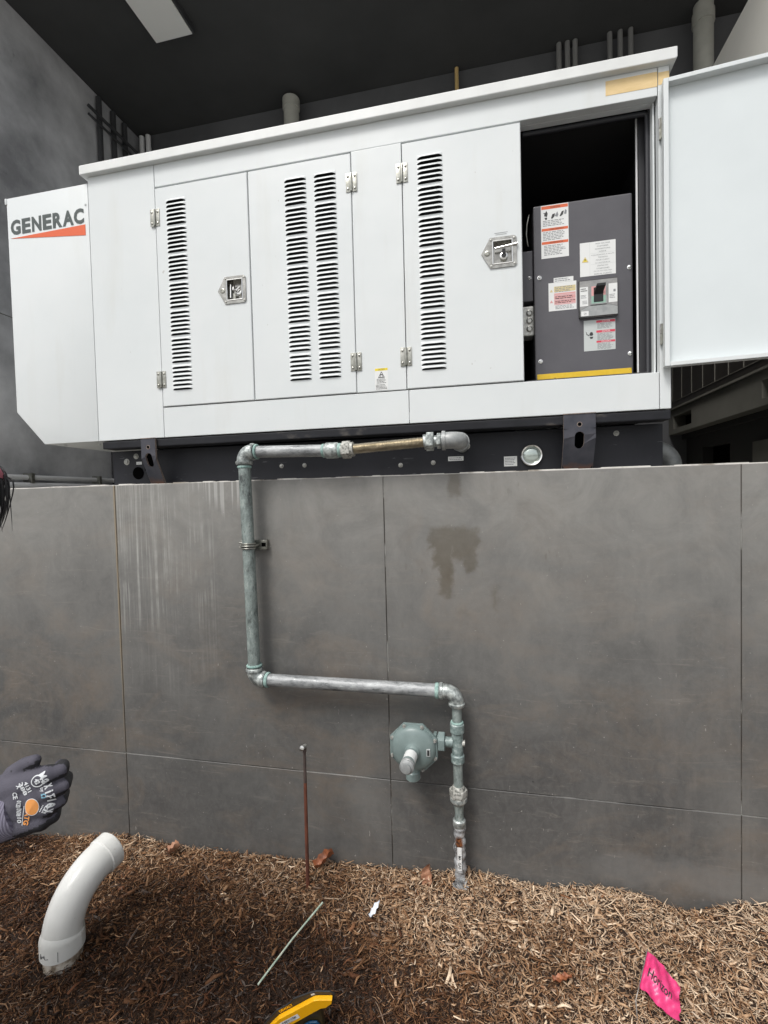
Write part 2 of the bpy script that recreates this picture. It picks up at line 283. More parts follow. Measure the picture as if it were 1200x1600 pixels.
# ------------------------------------------------------------ builders
_txt = {}
def text_mesh(body, bold=0.):
    k = (body, bold)
    if k in _txt: return _txt[k]
    cu = bpy.data.curves.new('t', 'FONT'); cu.body = body; cu.size = 1; cu.offset = bold; cu.resolution_u = 3
    o = bpy.data.objects.new('t', cu); C.objects.link(o)
    dg = bpy.context.evaluated_depsgraph_get(); dg.update()
    me = bpy.data.meshes.new_from_object(o.evaluated_get(dg))
    vs_ = [(v.co.x, v.co.y) for v in me.vertices]; fs = [tuple(p.vertices) for p in me.polygons]
    bpy.data.objects.remove(o); bpy.data.curves.remove(cu); bpy.data.meshes.remove(me)
    xs = [v[0] for v in vs_]; ys = [v[1] for v in vs_]
    _txt[k] = (vs_, fs, min(xs), max(xs), min(ys), max(ys)); return _txt[k]
ORIG = {}
class MB:
    def __init__(s): s.v = []; s.f = []; s.m = []; s.mats = []
    def mi(s, m):
        if m not in s.mats: s.mats.append(m)
        return s.mats.index(m)
    def add(s, vs_, fs, m):
        n = len(s.v); s.v += [tuple(x) for x in vs_]; i = s.mi(m)
        for f in fs: s.f.append(tuple(n+k for k in f)); s.m.append(i)
        return s
    def box(s, x0, x1, y0, y1, z0, z1, m):
        return s.add([(x, y, z) for x in (x0, x1) for y in (y0, y1) for z in (z0, z1)],
                     [(0, 1, 3, 2), (4, 6, 7, 5), (0, 4, 5, 1), (2, 3, 7, 6), (0, 2, 6, 4), (1, 5, 7, 3)], m)
    def quad(s, a, b_, c, d, m): return s.add([a, b_, c, d], [(0, 1, 2, 3)], m)
    def rect(s, x0, x1, z0, z1, y, m): return s.add([(x0, y, z0), (x1, y, z0), (x1, y, z1), (x0, y, z1)], [(0, 1, 2, 3)], m)
    def prism(s, pts, y0, y1, m):      # pts in (x,z)
        n = len(pts); v = [(p[0], y0, p[1]) for p in pts]+[(p[0], y1, p[1]) for p in pts]
        return s.add(v, [tuple(range(n)), tuple(range(2*n-1, n-1, -1))]+[(i, i+n, (i+1) % n+n, (i+1) % n) for i in range(n)], m)
    def tube(s, path, rad, m, seg=16, caps=True):
        path = [Vector(p) for p in path]; n = len(path)
        if not hasattr(rad, '__len__'): rad = [rad]*n
        rings = []; ref = None
        for i, p in enumerate(path):
            d = (path[min(i+1, n-1)]-path[max(i-1, 0)]).normalized()
            if ref is None:
                ref = Vector((0, 0, 1)) if abs(d.z) < .9 else Vector((1, 0, 0))
            ref = (ref-d*ref.dot(d)).normalized(); q = d.cross(ref)
            rings.append([p+rad[i]*(math.cos(a)*ref+math.sin(a)*q) for a in [2*math.pi*k/seg for k in range(seg)]])
        v = [x for r_ in rings for x in r_]
        fs = [(i*seg+k, i*seg+(k+1) % seg, (i+1)*seg+(k+1) % seg, (i+1)*seg+k) for i in range(n-1) for k in range(seg)]
        if caps: fs += [tuple(range(seg-1, -1, -1)), tuple((n-1)*seg+k for k in range(seg))]
        return s.add(v, fs, m)
    def lathe(s, o, ax, prof, m, seg=24):   # prof: (dist along axis, radius)
        ax = Vector(ax).normalized(); o = Vector(o)
        ref = Vector((0, 0, 1)) if abs(ax.z) < .9 else Vector((1, 0, 0)); ref = (ref-ax*ref.dot(ax)).normalized(); q = ax.cross(ref)
        v = []; n = len(prof)
        for d, r_ in prof:
            v += [o+ax*d+r_*(math.cos(2*math.pi*k/seg)*ref+math.sin(2*math.pi*k/seg)*q) for k in range(seg)]
        fs = [(i*seg+k, i*seg+(k+1) % seg, (i+1)*seg+(k+1) % seg, (i+1)*seg+k) for i in range(n-1) for k in range(seg)]
        fs += [tuple(range(seg-1, -1, -1)), tuple((n-1)*seg+k for k in range(seg))]
        return s.add(v, fs, m)
    def text(s, body, fn, m, bold=0.):      # fn(u,v) -> point, u,v in 0..1 over the text box
        v, f, xa, xb, ya, yb = text_mesh(body, bold)
        return s.add([fn((x-xa)/(xb-xa), (y-ya)/(yb-ya)) for x, y in v], f, m)
    def xf(s, fn): s.v = [tuple(fn(Vector(p))) for p in s.v]; return s
    def build(s, name, parent=None, loc=None, bevel=0, smooth=None, seg=2, weld=False):
        po = ORIG.get(parent, Vector((0, 0, 0))) if parent else Vector((0, 0, 0))
        lo = Vector(loc) if loc is not None else po
        me = bpy.data.meshes.new(name); me.from_pydata([tuple(Vector(p)-lo) for p in s.v], [], s.f)
        for mm in s.mats: me.materials.append(M[mm])
        me.polygons.foreach_set('material_index', s.m)
        bm = bmesh.new(); bm.from_mesh(me)
        if weld: bmesh.ops.remove_doubles(bm, verts=bm.verts, dist=1e-5)
        if bevel:
            bmesh.ops.recalc_face_normals(bm, faces=bm.faces)
            es = [e for e in bm.edges if len(e.link_faces) == 2 and e.calc_face_angle(0) > R(35)]
            bmesh.ops.bevel(bm, geom=es, offset=bevel, segments=seg, affect='EDGES', profile=.6, clamp_overlap=True)
        bm.to_mesh(me); bm.free()
        if smooth is not None: me.shade_smooth(); me.set_sharp_from_angle(angle=R(smooth))
        o = bpy.data.objects.new(name, me); C.objects.link(o)
        if parent: o.parent = parent
        o.location = lo-po; ORIG[o] = lo
        return o
def tag(o, label=None, cat=None, group=None, kind=None):
    for k, v in (('label', label), ('category', cat), ('group', group), ('kind', kind)):
        if v: o[k] = v
    return o
def thing(name, label, cat, loc, group=None):
    o = bpy.data.objects.new(name, None); C.objects.link(o); o.location = loc; o.empty_display_size = .1
    ORIG[o] = Vector(loc); return tag(o, label, cat, group)
def dup(o, loc, parent=None, name=None):
    c = o.copy(); C.objects.link(c); p = parent or o.parent
    if p: c.parent = p; c.location = Vector(loc)-ORIG[p]
    else: c.location = loc
    ORIG[c] = Vector(loc); return c
def arc(c, a, b_, r_, t0, t1, n):    # arc round c in plane of unit vectors a,b
    c, a, b_ = Vector(c), Vector(a), Vector(b_)
    return [c+r_*(math.cos(R(t0+(t1-t0)*i/n))*a+math.sin(R(t0+(t1-t0)*i/n))*b_) for i in range(n+1)]

# ------------------------------------------------------------ ground
EX = [-2.6, -2.28, -1.91, -1.57, -1.25, -.985, -.76, -.41, -.18, -.087, .05, .21, .365, .51, .60, .65, .70, .80, .905, 1.4]
EZ = [-.10, -.10, -.06, -.008, -.024, -.02, -.012, .010, .020, .045, .03, .020, .046, .040, .012, -.002, .012, .045, .058, .06]
def gz(x, y):
    e = np.interp(x, EX, EZ); k = max(0., min(1., 1-(1.765-y)/.5)); k = k*k*(3-2*k)
    n = noise.noise(Vector((x*3.1, y*3.1, 2)))*.018+noise.noise(Vector((x*9, y*9, 5)))*.009
    dip = -.02*math.exp(-(((x+.75)/.45)**2+((y-1.15)/.3)**2))
    return float(e*k+n*(1-.6*k)+dip)
gx = list(np.arange(-2.9, 2.61, .03)); gy = list(np.arange(-.6, 1.79, .03))
gx = [-80, -30, -12, -6]+gx+[5, 12, 30, 80]; gy = [-80, -30, -10, -4, -1.5]+gy+[2.2, 8, 30, 80]
mb = MB(); vs_ = []
for y in gy:
    for x in gx: vs_.append((x, y, gz(x, y) if (-3 < x < 2.7 and -.7 < y < 1.8) else -.02))
nx = len(gx); mb.add(vs_, [(j*nx+i, j*nx+i+1, (j+1)*nx+i+1, (j+1)*nx+i) for j in range(len(gy)-1) for i in range(nx-1)], 'ground')
tag(mb.build('ground', smooth=60), 'dark soil bed under the mulch below the wall', None, None, 'structure')

def chips(n, xr, yr, lmin, lmax, wmin, wmax, lift):
    x = rng.uniform(*xr, n); y = rng.uniform(*yr, n); L = rng.uniform(0, 1, n)**2.2*(lmax-lmin)+lmin
    W = rng.uniform(0, 1, n)**1.7*(wmax-wmin)+wmin; W = np.minimum(W, L*.45); T = W*rng.uniform(.2, .6, n)
    az = rng.uniform(0, 2*math.pi, n); el = rng.normal(0, .28, n); ro = rng.uniform(-1., 1., n)
    z = np.array([gz(a, b_) for a, b_ in zip(x, y)])+rng.uniform(0, 1, n)**1.4*lift
    y = np.minimum(y, 1.757-np.abs(np.sin(az))*L*.5)
    d = np.stack([np.cos(az)*np.cos(el), np.sin(az)*np.cos(el), np.sin(el)], 1)
    s0 = np.stack([-np.sin(az), np.cos(az), np.zeros(n)], 1); n0 = np.cross(d, s0)
    s = s0*np.cos(ro)[:, None]+n0*np.sin(ro)[:, None]; nn = np.cross(d, s)
    c = np.stack([x, y, z], 1); out = []
    bend = rng.normal(0, .10, n)*L; tap = rng.uniform(.25, 1, n)
    for k, (f, wk) in enumerate(((-.5, tap), (0., np.ones(n)), (.5, rng.uniform(.3, .9, n)))):
        cc = c+d*(L*f)[:, None]+(s*bend[:, None] if k == 1 else 0)
        for a, b_ in ((-.5, -.5), (.5, -.5), (.5, .5), (-.5, .5)):
            out.append(cc+s*(W*wk*a)[:, None]+nn*(T*b_)[:, None])
    V = np.stack(out, 1)                       # n,12,3
    q = [(3, 2, 1, 0), (8, 9, 10, 11)]
    for k in (0, 4): q += [(k+i, k+(i+1) % 4, k+4+(i+1) % 4, k+4+i) for i in range(4)]
    F = np.array(q)[None]+(np.arange(n)*12)[:, None, None]
    dry = 1/(1+np.exp(-((x+.38)*2.2+(y-1.43)*8.5)))                         # drier beside the wall and to the right
    pat = np.array([noise.noise(Vector((a*2.6, b_*3.4, 9)))+.6*noise.noise(Vector((a*8, b_*8, 3))) for a, b_ in zip(x, y)])
    left = np.exp(-((x+1.75)/.55)**2)*.22
    tone = .12+.64*np.clip(dry+left+pat*.42, 0, 1)+rng.normal(0, .17, n)+(z-z.mean())*2.
    tone += (rng.uniform(0, 1, n) < .05)*rng.uniform(.15, .4, n); tone = np.clip(tone, .02, 1)
    return V.reshape(-1, 3), F.reshape(-1, 4), np.repeat(tone, 12)
parts = [chips(60000, (-2.4, 1.25), (.98, 1.76), .004, .022, .0006, .0032, .014),
         chips(42000, (-2.4, 1.25), (.98, 1.76), .012, .044, .0008, .0036, .024),
         chips(2400, (-2.4, 1.25), (1.0, 1.75), .015, .060, .003, .012, .020),
         chips(14000, (-2.8, 2.5), (-.4, 1.75), .015, .06, .002, .008, .018)]
V = np.concatenate([p[0] for p in parts]); off = np.cumsum([0]+[len(p[0]) for p in parts[:-1]])
F = np.concatenate([p[1]+o_ for p, o_ in zip(parts, off)]); T = np.concatenate([p[2] for p in parts])
me = bpy.data.meshes.new('mulch'); me.vertices.add(len(V)); me.vertices.foreach_set('co', V.ravel().astype('f'))
me.loops.add(F.size); me.loops.foreach_set('vertex_index', F.ravel().astype('i'))
me.polygons.add(len(F)); me.polygons.foreach_set('loop_start', (np.arange(len(F))*4).astype('i'))
a = me.attributes.new('tone', 'FLOAT', 'POINT'); a.data.foreach_set('value', T.astype('f'))
me.update(calc_edges=True); me.materials.append(M['chips'])
mu = bpy.data.objects.new('mulch', me); C.objects.link(mu)
tag(mu, 'loose shredded brown and straw coloured wood mulch covering the ground', 'mulch', None, 'stuff')

# ------------------------------------------------------------ retaining wall with tile facing
WT = 1.541; JX = [-2.76, -1.562, -.374, .828, 2.03]; JZ = .36
root = thing('retaining_wall', 'waist high retaining wall faced in large grey brown porcelain slabs with drip stains', 'wall', (0, 1.8, -.3))
mb = MB(); xs = [-2.8]+JX[1:]+[3.2]
def tilted(mb_): return mb_
g_ = .0016
for i in range(len(xs)-1):
    xa, xb = xs[i]+g_, xs[i+1]-g_
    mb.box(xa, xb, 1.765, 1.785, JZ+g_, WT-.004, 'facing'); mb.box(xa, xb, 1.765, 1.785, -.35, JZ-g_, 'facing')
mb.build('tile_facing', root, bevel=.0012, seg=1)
mb = MB()
for x in xs[1:-1]: mb.box(x-.0015, x+.0015, 1.768, 1.784, -.35, WT-.005, 'joint')
mb.box(-2.8, 3.2, 1.7668, 1.783, JZ-.0014, JZ+.0014, 'joint_pale')
mb.build('grout', root)
MB().box(-2.8, 3.2, 1.787, 1.83, -.35, WT-.008, 'pad').build('wall_core', root)
mb = MB(); x = -2.8                       # chipped pale mortar bead along the top edge
while x < 3.2:
    x2 = min(3.2, x+random.uniform(.02, .09)); h = random.uniform(.0015, .0055)
    mb.box(x, x2, 1.7655+random.uniform(0, .003), 1.79, WT-.0035, WT-.0035+h, 'edge_pale'); x = x2
mb.build('edge_mortar', root)

# ------------------------------------------------------------ the bay behind: pad, walls, ceiling
def wall(name, label, mb_, **kw): return tag(mb_.build(name, **kw), label, 'wall')
tag(MB().box(-2.8, 2.6, 1.831, 3.6, 1.2, WT-.012, 'pad').build('pad'), 'concrete pad behind the retaining wall', None, None, 'structure')
mb = MB().box(-3.0, -2.8, 1.86, 3.6, 2.614, 4.54, 'left').box(-3.0, -2.8, 1.86, 3.6, -.3, 2.608, 'left').box(-2.99, -2.803, 1.865, 3.6, 2.606, 2.616, 'grout')
wall('concrete_wall', 'mottled grey concrete wall rising left of the generator', mb)
wall('back_wall', 'dark grey wall behind the generator carrying pipes', MB().box(-3.0, 3.2, 3.6, 3.75, -.3, 4.54, 'back'))
mb = MB().box(-3.4, 3.6, 1.9, 3.9, 4.545, 4.75, 'ceiling')
tag(mb.build('ceiling_slab'), 'dark painted ceiling slab over the generator bay', 'ceiling')
rw = thing('side_wall', 'beige plaster and dark brown tile wall right of the open generator door', 'wall', (1.3, 3, 1.5))
MB().box(1.25, 1.33, 1.9, 3.6, 2.85, 3.735, 'beige').build('plaster_panel', rw)
mb = MB().box(1.27, 1.33, 1.9, 3.6, 2.0, 2.85, 'browntile')
for k in range(12): mb.box(1.266, 1.2698, 3.58-k*.15, 3.584-k*.15, 2.05, 2.849, 'grout')
for z in (2.05, 2.35, 2.65): mb.box(1.2665, 1.2697, 1.9, 3.59, z, z+.004, 'grout')
mb.build('tile_panel', rw)
mb = MB(); ys = [1.9, 2.17, 2.49, 3.24, 3.52, 3.6]
mb.box(1.25, 1.33, 1.9, 3.6, 1.945, 1.985, 'beam').box(1.235, 1.33, 1.9, 3.6, 1.989, 2.0, 'beam').box(1.25, 1.33, 1.9, 3.6, 1.83, 1.862, 'beam')
for a_, b_ in ((1.9, 2.17), (2.49, 3.24), (3.52, 3.6)): mb.box(1.25, 1.33, a_, b_, 1.862, 1.945, 'beam')
mb.box(1.325, 1.335, 1.9, 3.6, 1.83, 2.0, 'void')
mb.build('slotted_beam', rw)
mb = MB().box(1.36, 1.42, 1.9, 3.6, 1.72, 1.83, 'recess').box(1.36, 1.42, 1.9, 3.02, 1.53, 1.72, 'recess').box(1.36, 1.42, 3.36, 3.6, 1.53, 1.72, 'recess').box(1.43, 1.44, 2.9, 3.5, 1.53, 1.8, 'void')
mb.box(1.335, 1.359, 1.9, 2.74, 1.53, 1.69, 'beam').box(1.331, 1.359, 1.9, 3.6, 1.80, 1.829, 'recess')
mb.build('recess_panel', rw)
def pipe(name, label, p0, p1, r_, m_, group=None, collar=None):
    t_ = thing(name, label, 'pipe', p1 if p1[2] < p0[2] else p0, group) if collar else None
    mb_ = MB().tube([p0, Vector(p0).lerp(Vector(p1), .5), p1], r_, m_, 20)
    o = mb_.build('pipe_length' if collar else name, t_, smooth=40)
    if collar:
        for z in collar: MB().tube([(p0[0], p0[1], z), (p0[0], p0[1], z+.07)], r_*1.12, m_, 20).build('pipe_collar', t_, smooth=40)
        return t_
    return tag(o, label, 'pipe', group)
pipe('drain_pipe', 'thick off white pipe rising behind the middle of the generator roof', (-1.385, 3.5, 4.50), (-1.385, 3.5, 1.53), .058, 'pipe_white', collar=[4.43])
pipe('drain_pipe', 'thick off white pipe with a collar near the right end of the back wall', (1.425, 3.49, 4.54), (1.425, 3.49, 1.53), .056, 'pipe_white', collar=[4.42])
pipe('conduit', 'thin tan pipe standing alone on the back wall', (-.137, 3.56, 4.53), (-.137, 3.56, 1.53), .014, 'pipe_tan')
for x, lb in ((.56, 'left'), (.615, 'middle'), (.665, 'right')):
    pipe('conduit', f'grey conduit, {lb} one of the three right of the tan pipe', (x, 3.55, 4.54), (x, 3.55, 1.53), .017, 'pipe_mid', 'grey conduits on the back wall')
for x, lb in ((.885, 'left'), (.95, 'middle'), (1.015, 'right')):
    pipe('conduit', f'grey conduit, {lb} one of the three nearest the collared off white pipe', (x, 3.55, 4.54), (x, 3.55, 1.53), .016, 'pipe_mid', 'grey conduits on the back wall')
for x, lb in ((-2.73, 'left'), (-2.67, 'right')):
    pipe('conduit', f'light grey conduit in the back left corner, {lb} of the pair', (x, 3.55, 4.5), (x, 3.55, 1.53), .02, 'pipe_grey', 'light corner conduits')
for y, lb in ((3.14, 'nearest'), (3.28, 'middle'), (3.40, 'farthest')):
    pipe('conduit', f'dark upright conduit on the concrete wall, {lb} of three', (-2.77, y, 4.5), (-2.77, y, 1.53), .02, 'pipe_dark', 'dark upright conduits on the concrete wall')
pipe('conduit', 'dark slanting looking conduit crossing high over the upright ones', (-2.735, 3.0, 4.33), (-2.735, 3.5, 4.33), .012, 'pipe_dark')
pipe('conduit', 'thinner dark conduit just below the one crossing the uprights', (-2.735, 3.0, 4.27), (-2.735, 3.5, 4.27), .009, 'pipe_dark')
pipe('wall_pipe', 'thin pale pipe running low along the concrete wall', (-2.77, 1.84, 1.635), (-2.77, 3.58, 1.635), .016, 'pipe_grey')
pipe('wall_pipe', 'thicker pale pipe lying just above the retaining wall top', (-2.76, 1.84, 1.578), (-2.76, 3.58, 1.578), .026, 'pipe_grey')
for y in (2.42, 2.95): tag(MB().box(-2.80, -2.735, y, y+.025, 1.60, 1.662, 'zinc').build('pipe_clip', bevel=.003), 'small clip holding the thin pale pipe, %s one' % ('nearer' if y < 2.5 else 'farther'), 'clip')
lamp = thing('ceiling_light', 'long unlit rectangular light fitting on the dark ceiling', 'light', (-1.93, 2.5, 4.54))
MB().box(-2.07, -1.785, 2.0, 2.87, 4.497, 4.544, 'pipe_dark').build('housing', lamp, bevel=.004)
MB().box(-2.06, -1.795, 2.01, 2.86, 4.488, 4.4965, 'lamp_panel').build('diffuser', lamp, bevel=.003)
tag(MB().tube([(.66, 2.25, 1.63)]+[Vector((.70, 2.25, 1.63))]+arc((.72, 2.25, 1.56), (0, 0, 1), (1, 0, 0), .07, 0, 90, 8)+[(.79, 2.25, 1.5)], .04, 'grey_elbow', 20).build('exhaust_elbow', smooth=40),
    'grey pipe elbow bending down beside the right end of the tank', 'pipe')

# ------------------------------------------------------------ generator
G = thing('generator', 'long white enclosed standby generator with louvred doors on a black tank', 'generator', (-.55, 2.35, 1.54))
FY = 1.85
XL, XR_, ZB, ZT = -1.708, .65, 1.745, 2.918
mb = MB()
mb.box(XL, -1.3722, FY, FY+.03, ZB, ZT, 'white')
mb.box(-1.3698, .6125, FY, FY+.03, 2.823, ZT, 'white')
mb.box(-1.3698, -.281, FY, FY+.03, ZB, 1.8745, 'white'); mb.box(-.279, .6125, FY, FY+.03, ZB, 1.8745, 'white')
mb.box(-1.3698, .6125, FY+.004, FY+.028, 1.76, 1.79, 'white')
mb.box(.6148, XR_, FY, FY+.03, ZB, ZT, 'white')
mb.box(-.488, -.2885, FY-.003, FY+.02, 1.8775, 2.8195, 'white')
mb.build('front_frame', G, bevel=.0022)
mb = MB()
mb.quad((XR_-.002, FY+.031, ZB), (XR_-.002, 2.85, ZB), (XR_-.002, 2.85, ZT), (XR_-.002, FY+.031, ZT), 'white')
mb.quad((XL, FY+.031, ZB+.002), (XL, 2.85, ZB+.002), (XL, 2.85, ZT), (XL, FY+.031, ZT), 'white')
mb.quad((XL, 2.85, ZB), (XR_, 2.85, ZB), (XR_, 2.85, ZT), (XL, 2.85, ZT), 'white')
mb.build('rear_shell', G)
mb = MB().box(XL+.01, .15, FY+.05, 2.84, ZB+.01, ZT-.01, 'black_in')        # liner round the engine bay
mb.build('engine_liner', G)
mb = MB()                                                                    # control compartment, open to the front
x0, x1, y0, y1, z0, z1 = .152, .640, FY+.058, 2.7, 1.872, 2.83
mb.quad((x0, y1, z0), (x1, y1, z0), (x1, y1, z1), (x0, y1, z1), 'black_in').quad((x0, y0, z0), (x0, y1, z0), (x0, y1, z1), (x0, y0, z1), 'black_in')
mb.quad((x1, y0, z0), (x1, y1, z0), (x1, y1, z1), (x1, y0, z1), 'cab_dark').quad((x0, y0, z1), (x1, y0, z1), (x1, y1, z1), (x0, y1, z1), 'black_in').quad((x0, y0, z0), (x1, y0, z0), (x1, y1, z0), (x0, y1, z0), 'black_in')
mb.box(.600, .639, y0, y0+.02, z0, z1, 'cab_dark').box(.580, .5995, y0+.04, y0+.06, z0, z1, 'cab_dark')
mb.box(.572, .5775, y0+.045, y0+.05, z0, z1, 'pipe_grey')
mb.build('compartment_liner', G)
mb = MB().box(.1575, .6125, FY+.031, FY+.057, 2.823, 2.86, 'white').box(.606, .6124, FY+.031, FY+.057, 1.876, 2.8229, 'white').box(.1575, .6059, FY+.031, FY+.057, 1.86, 1.8745, 'white')
mb.build('door_jamb', G, bevel=.0015)
pts = [(.168, 1.884), (.590, 1.884), (.598, 1.892), (.598, 2.806), (.590, 2.814), (.168, 2.814)]
mb = MB().tube([(p[0], FY+.064, p[1]) for p in pts], .0085, 'rubber', 10)
mb.build('door_seal', G, smooth=60)
mb = MB()
mb.prism([(-1.729, 2.9185), (.664, 2.9185), (.668, 2.924), (.668, 2.958), (-1.729, 2.958)], 1.826, 2.875, 'cap_white')
mb.build('roof_cap', G, bevel=.003)
# air scoop on the left end
mb = MB().prism([(-2.155, 2.893), (-2.155, 1.902), (-2.006, ZB), (XL-.0025, ZB), (XL-.0025, 2.893)], FY, 2.85, 'white')
mb.tube([(-2.158, FY+.004, 2.865), (-2.158, FY+.004, 2.893)], .008, 'cap_white', 10)
for x, y in ((-1.94, 1.90), (-1.78, 1.93)): mb.lathe((x, y, ZB-.006), (0, 0, 1), [(0, .006), (.006, .007)], 'bolt', 8)
sc = mb.build('air_scoop', G, bevel=.003, smooth=30)
# logo
mb = MB()
def sq(u, v): return (-2.137+u*.408, FY-.0012, 2.722+v*.068)
letters = 'GENERAC'; adv = [0, .155, .292, .440, .575, .707, .855]; wd = [.135, .118, .128, .118, .125, .145, .132]
for ch, a_, w_ in zip(letters, adv, wd):
    mb.text(ch, lambda u, v, a_=a_, w_=w_: sq(a_+u*w_, v), 'logo_grey', .042)
mb.text('®', lambda u, v: (-1.728+u*.010, FY-.0012, 2.795+v*.010), 'logo_grey')
mb.prism([(-2.139, 2.708), (-1.729, 2.668), (-1.729, 2.716)], FY-.0012, FY-.0002, 'logo_orange')
mb.build('logo', sc)
# masking tape on frame corner
mb = MB().box(.446, .6122, FY-.0008, FY-.0001, 2.853, 2.903, 'masking').box(.6150, .6495, FY-.0008, FY-.0001, 2.857, 2.899, 'masking')
tag(mb.build('tape_strip', G), 'strip of yellowed tape near the roof corner')

def sheet(mb_, x0, x1, z0, z1, y, holes, m_):
    xs_ = sorted({x0, x1, *[h[0] for h in holes], *[h[1] for h in holes]}); zs_ = sorted({z0, z1, *[h[2] for h in holes], *[h[3] for h in holes]})
    for i in range(len(xs_)-1):
        k = 0
        while k < len(zs_)-1:
            cx = (xs_[i]+xs_[i+1])/2
            inh = lambda kk: any(h[0] < cx < h[1] and h[2] < (zs_[kk]+zs_[kk+1])/2 < h[3] for h in holes)
            if inh(k): k += 1; continue
            e = k
            while e+1 < len(zs_)-1 and not inh(e+1): e += 1
            mb_.rect(xs_[i], xs_[i+1], zs_[k], zs_[e+1], y, m_); k = e+1
def louvres(xa, xb, ztop=2.757, gp=.1175):
    out = []
    for g in range(7):
        for k in range(6): out.append((xa, xb, ztop-g*gp-k*.0184))
    return out
def hood(mb_, xa, xb, zt, y):
    st = [(0, 0), (.004, .40), (.010, .78), (.018, 1.)]; W_ = xb-xa
    sts = [(xa-.002+a_, s_) for a_, s_ in st]+[(xb+.002-a_, s_) for a_, s_ in reversed(st)]
    prof = [(0, .0015), (.0032, .0006), (.0062, -.0028), (.0080, -.0076), (.0078, -.0086)]
    v = []
    for x_, s_ in sts:
        for py, pz in prof: v.append((x_, y-py*s_, zt+pz*(1.5-.5*s_) if pz < 0 else zt+pz))
    n = len(prof)
    mb_.add(v, [(i*n+k, (i+1)*n+k, (i+1)*n+k+1, i*n+k+1) for i in range(len(sts)-1) for k in range(n-1)], 'white')
    # ribbon of sheet below the slot, catching light
hinge0 = None
def make_hinge(loc, parent):
    global hinge0
    if hinge0: return dup(hinge0, loc, parent)
    x, y, z = loc; mb_ = MB()
    mb_.box(x-.0225, x-.0045, y-.003, y, z-.036, z+.036, 'zinc').box(x+.0045, x+.0225, y-.003, y, z-.036, z+.036, 'zinc')
    mb_.tube([(x, y-.004, z-.034), (x, y-.004, z+.034)], .0048, 'zinc', 10)
    for sx_ in (-.014, .014):
        for sz in (-.024, .024): mb_.lathe((x+sx_, y-.003, z+sz), (0, -1, 0), [(0, .0052), (.002, .0048), (.003, .002)], 'steel', 10)
    hinge0 = mb_.build('hinge', parent, loc=loc, bevel=.0008, smooth=30); return hinge0
LH = (-.030, .040, -.042, .042)      # recess of the latch, relative
def make_latch(cx, cz, y, parent, variant):
    mb_ = MB(); P = [(-.072, 0), (-.040, -.056), (.056-.008, -.056), (.056, -.048), (.056, .048), (.048, .056), (-.040, .056)]
    inn = [(-.030, -.042), (.040, -.042), (.040, .042), (-.030, .042)]
    yo = y-.004
    def v3(p, yy): return (cx+p[0], yy, cz+p[1])
    tri = [(0, (0, 3)), ]
    # ring between outline P and recess
    ring = [(0, 1, 'a', 0), ]
    o_ = P; a0, a1, a2, a3 = inn
    faces = [[o_[0], o_[1], a0, a3, o_[6]], [o_[1], o_[2], a1, a0], [o_[2], o_[3], o_[4], o_[5], a2, a1], [o_[5], o_[6], a3, a2]]
    for f in faces: mb_.add([v3(p, yo) for p in f], [tuple(range(len(f)))], 'steel')
    for i in range(len(P)): mb_.quad(v3(P[i], yo), v3(P[(i+1) % 7], yo), v3(P[(i+1) % 7], y), v3(P[i], y), 'steel')
    for i in range(4): mb_.quad(v3(inn[i], yo), v3(inn[(i+1) % 4], yo), v3(inn[(i+1) % 4], y+.020), v3(inn[i], y+.020), 'steel')
    mb_.add([v3(p, y+.020) for p in inn], [(0, 1, 2, 3)], 'steel')
    for i in range(4): mb_.tube([v3(inn[i], yo), v3(inn[(i+1) % 4], yo)], .0022, 'chrome', 8)
    for px_, pz in ((-.036, -.048), (-.036, .048), (.048, -.047), (.048, .047)): mb_.lathe(v3((px_, pz), yo), (0, -1, 0), [(0, .0045), (.002, .0042), (.003, .0015)], 'bolt', 10)
    mb_.lathe(v3((-.050, 0), yo), (0, -1, 0), [(0, .011), (.002, .010), (.003, .006), (.0015, .005)], 'zinc', 14)
    if variant == 0:      # folded D handle
        mb_.tube([v3((-.020, .036), y+.012), v3((-.018, -.030), y+.004)], .0035, 'chrome', 10)
        mb_.tube([v3((-.006, .024), y+.012), v3((-.004, 0), y+.002), v3((.012, -.004), y-.002), v3((.026, .012), y+.002)], .0045, 'chrome', 10)
        mb_.lathe(v3((.018, -.006), y+.020), (0, -1, 0), [(0, .012), (.012, .011), (.013, .006)], 'chrome', 14)
        mb_.box(cx-.006, cx+.004, y+.004, y+.012, cz-.038, cz-.012, 'zinc')
    else:                 # T bar across the top and keyed cylinder
        mb_.tube([v3((-.022, .018), y+.002), v3((.060, .022), y-.008)], .0042, 'chrome', 12)
        mb_.lathe(v3((.010, -.008), y+.020), (0, -1, 0), [(0, .015), (.012, .0145), (.014, .010)], 'chrome', 16)
        mb_.lathe(v3((.010, -.008), y+.0055), (0, -1, 0), [(0, .009), (.002, .0085)], 'plastic_blk', 12)
        mb_.box(cx+.004, cx+.016, y+.001, y+.008, cz-.002, cz+.014, 'plastic_blk')
    return mb_.build('latch', parent, loc=(cx, y, cz), smooth=30)
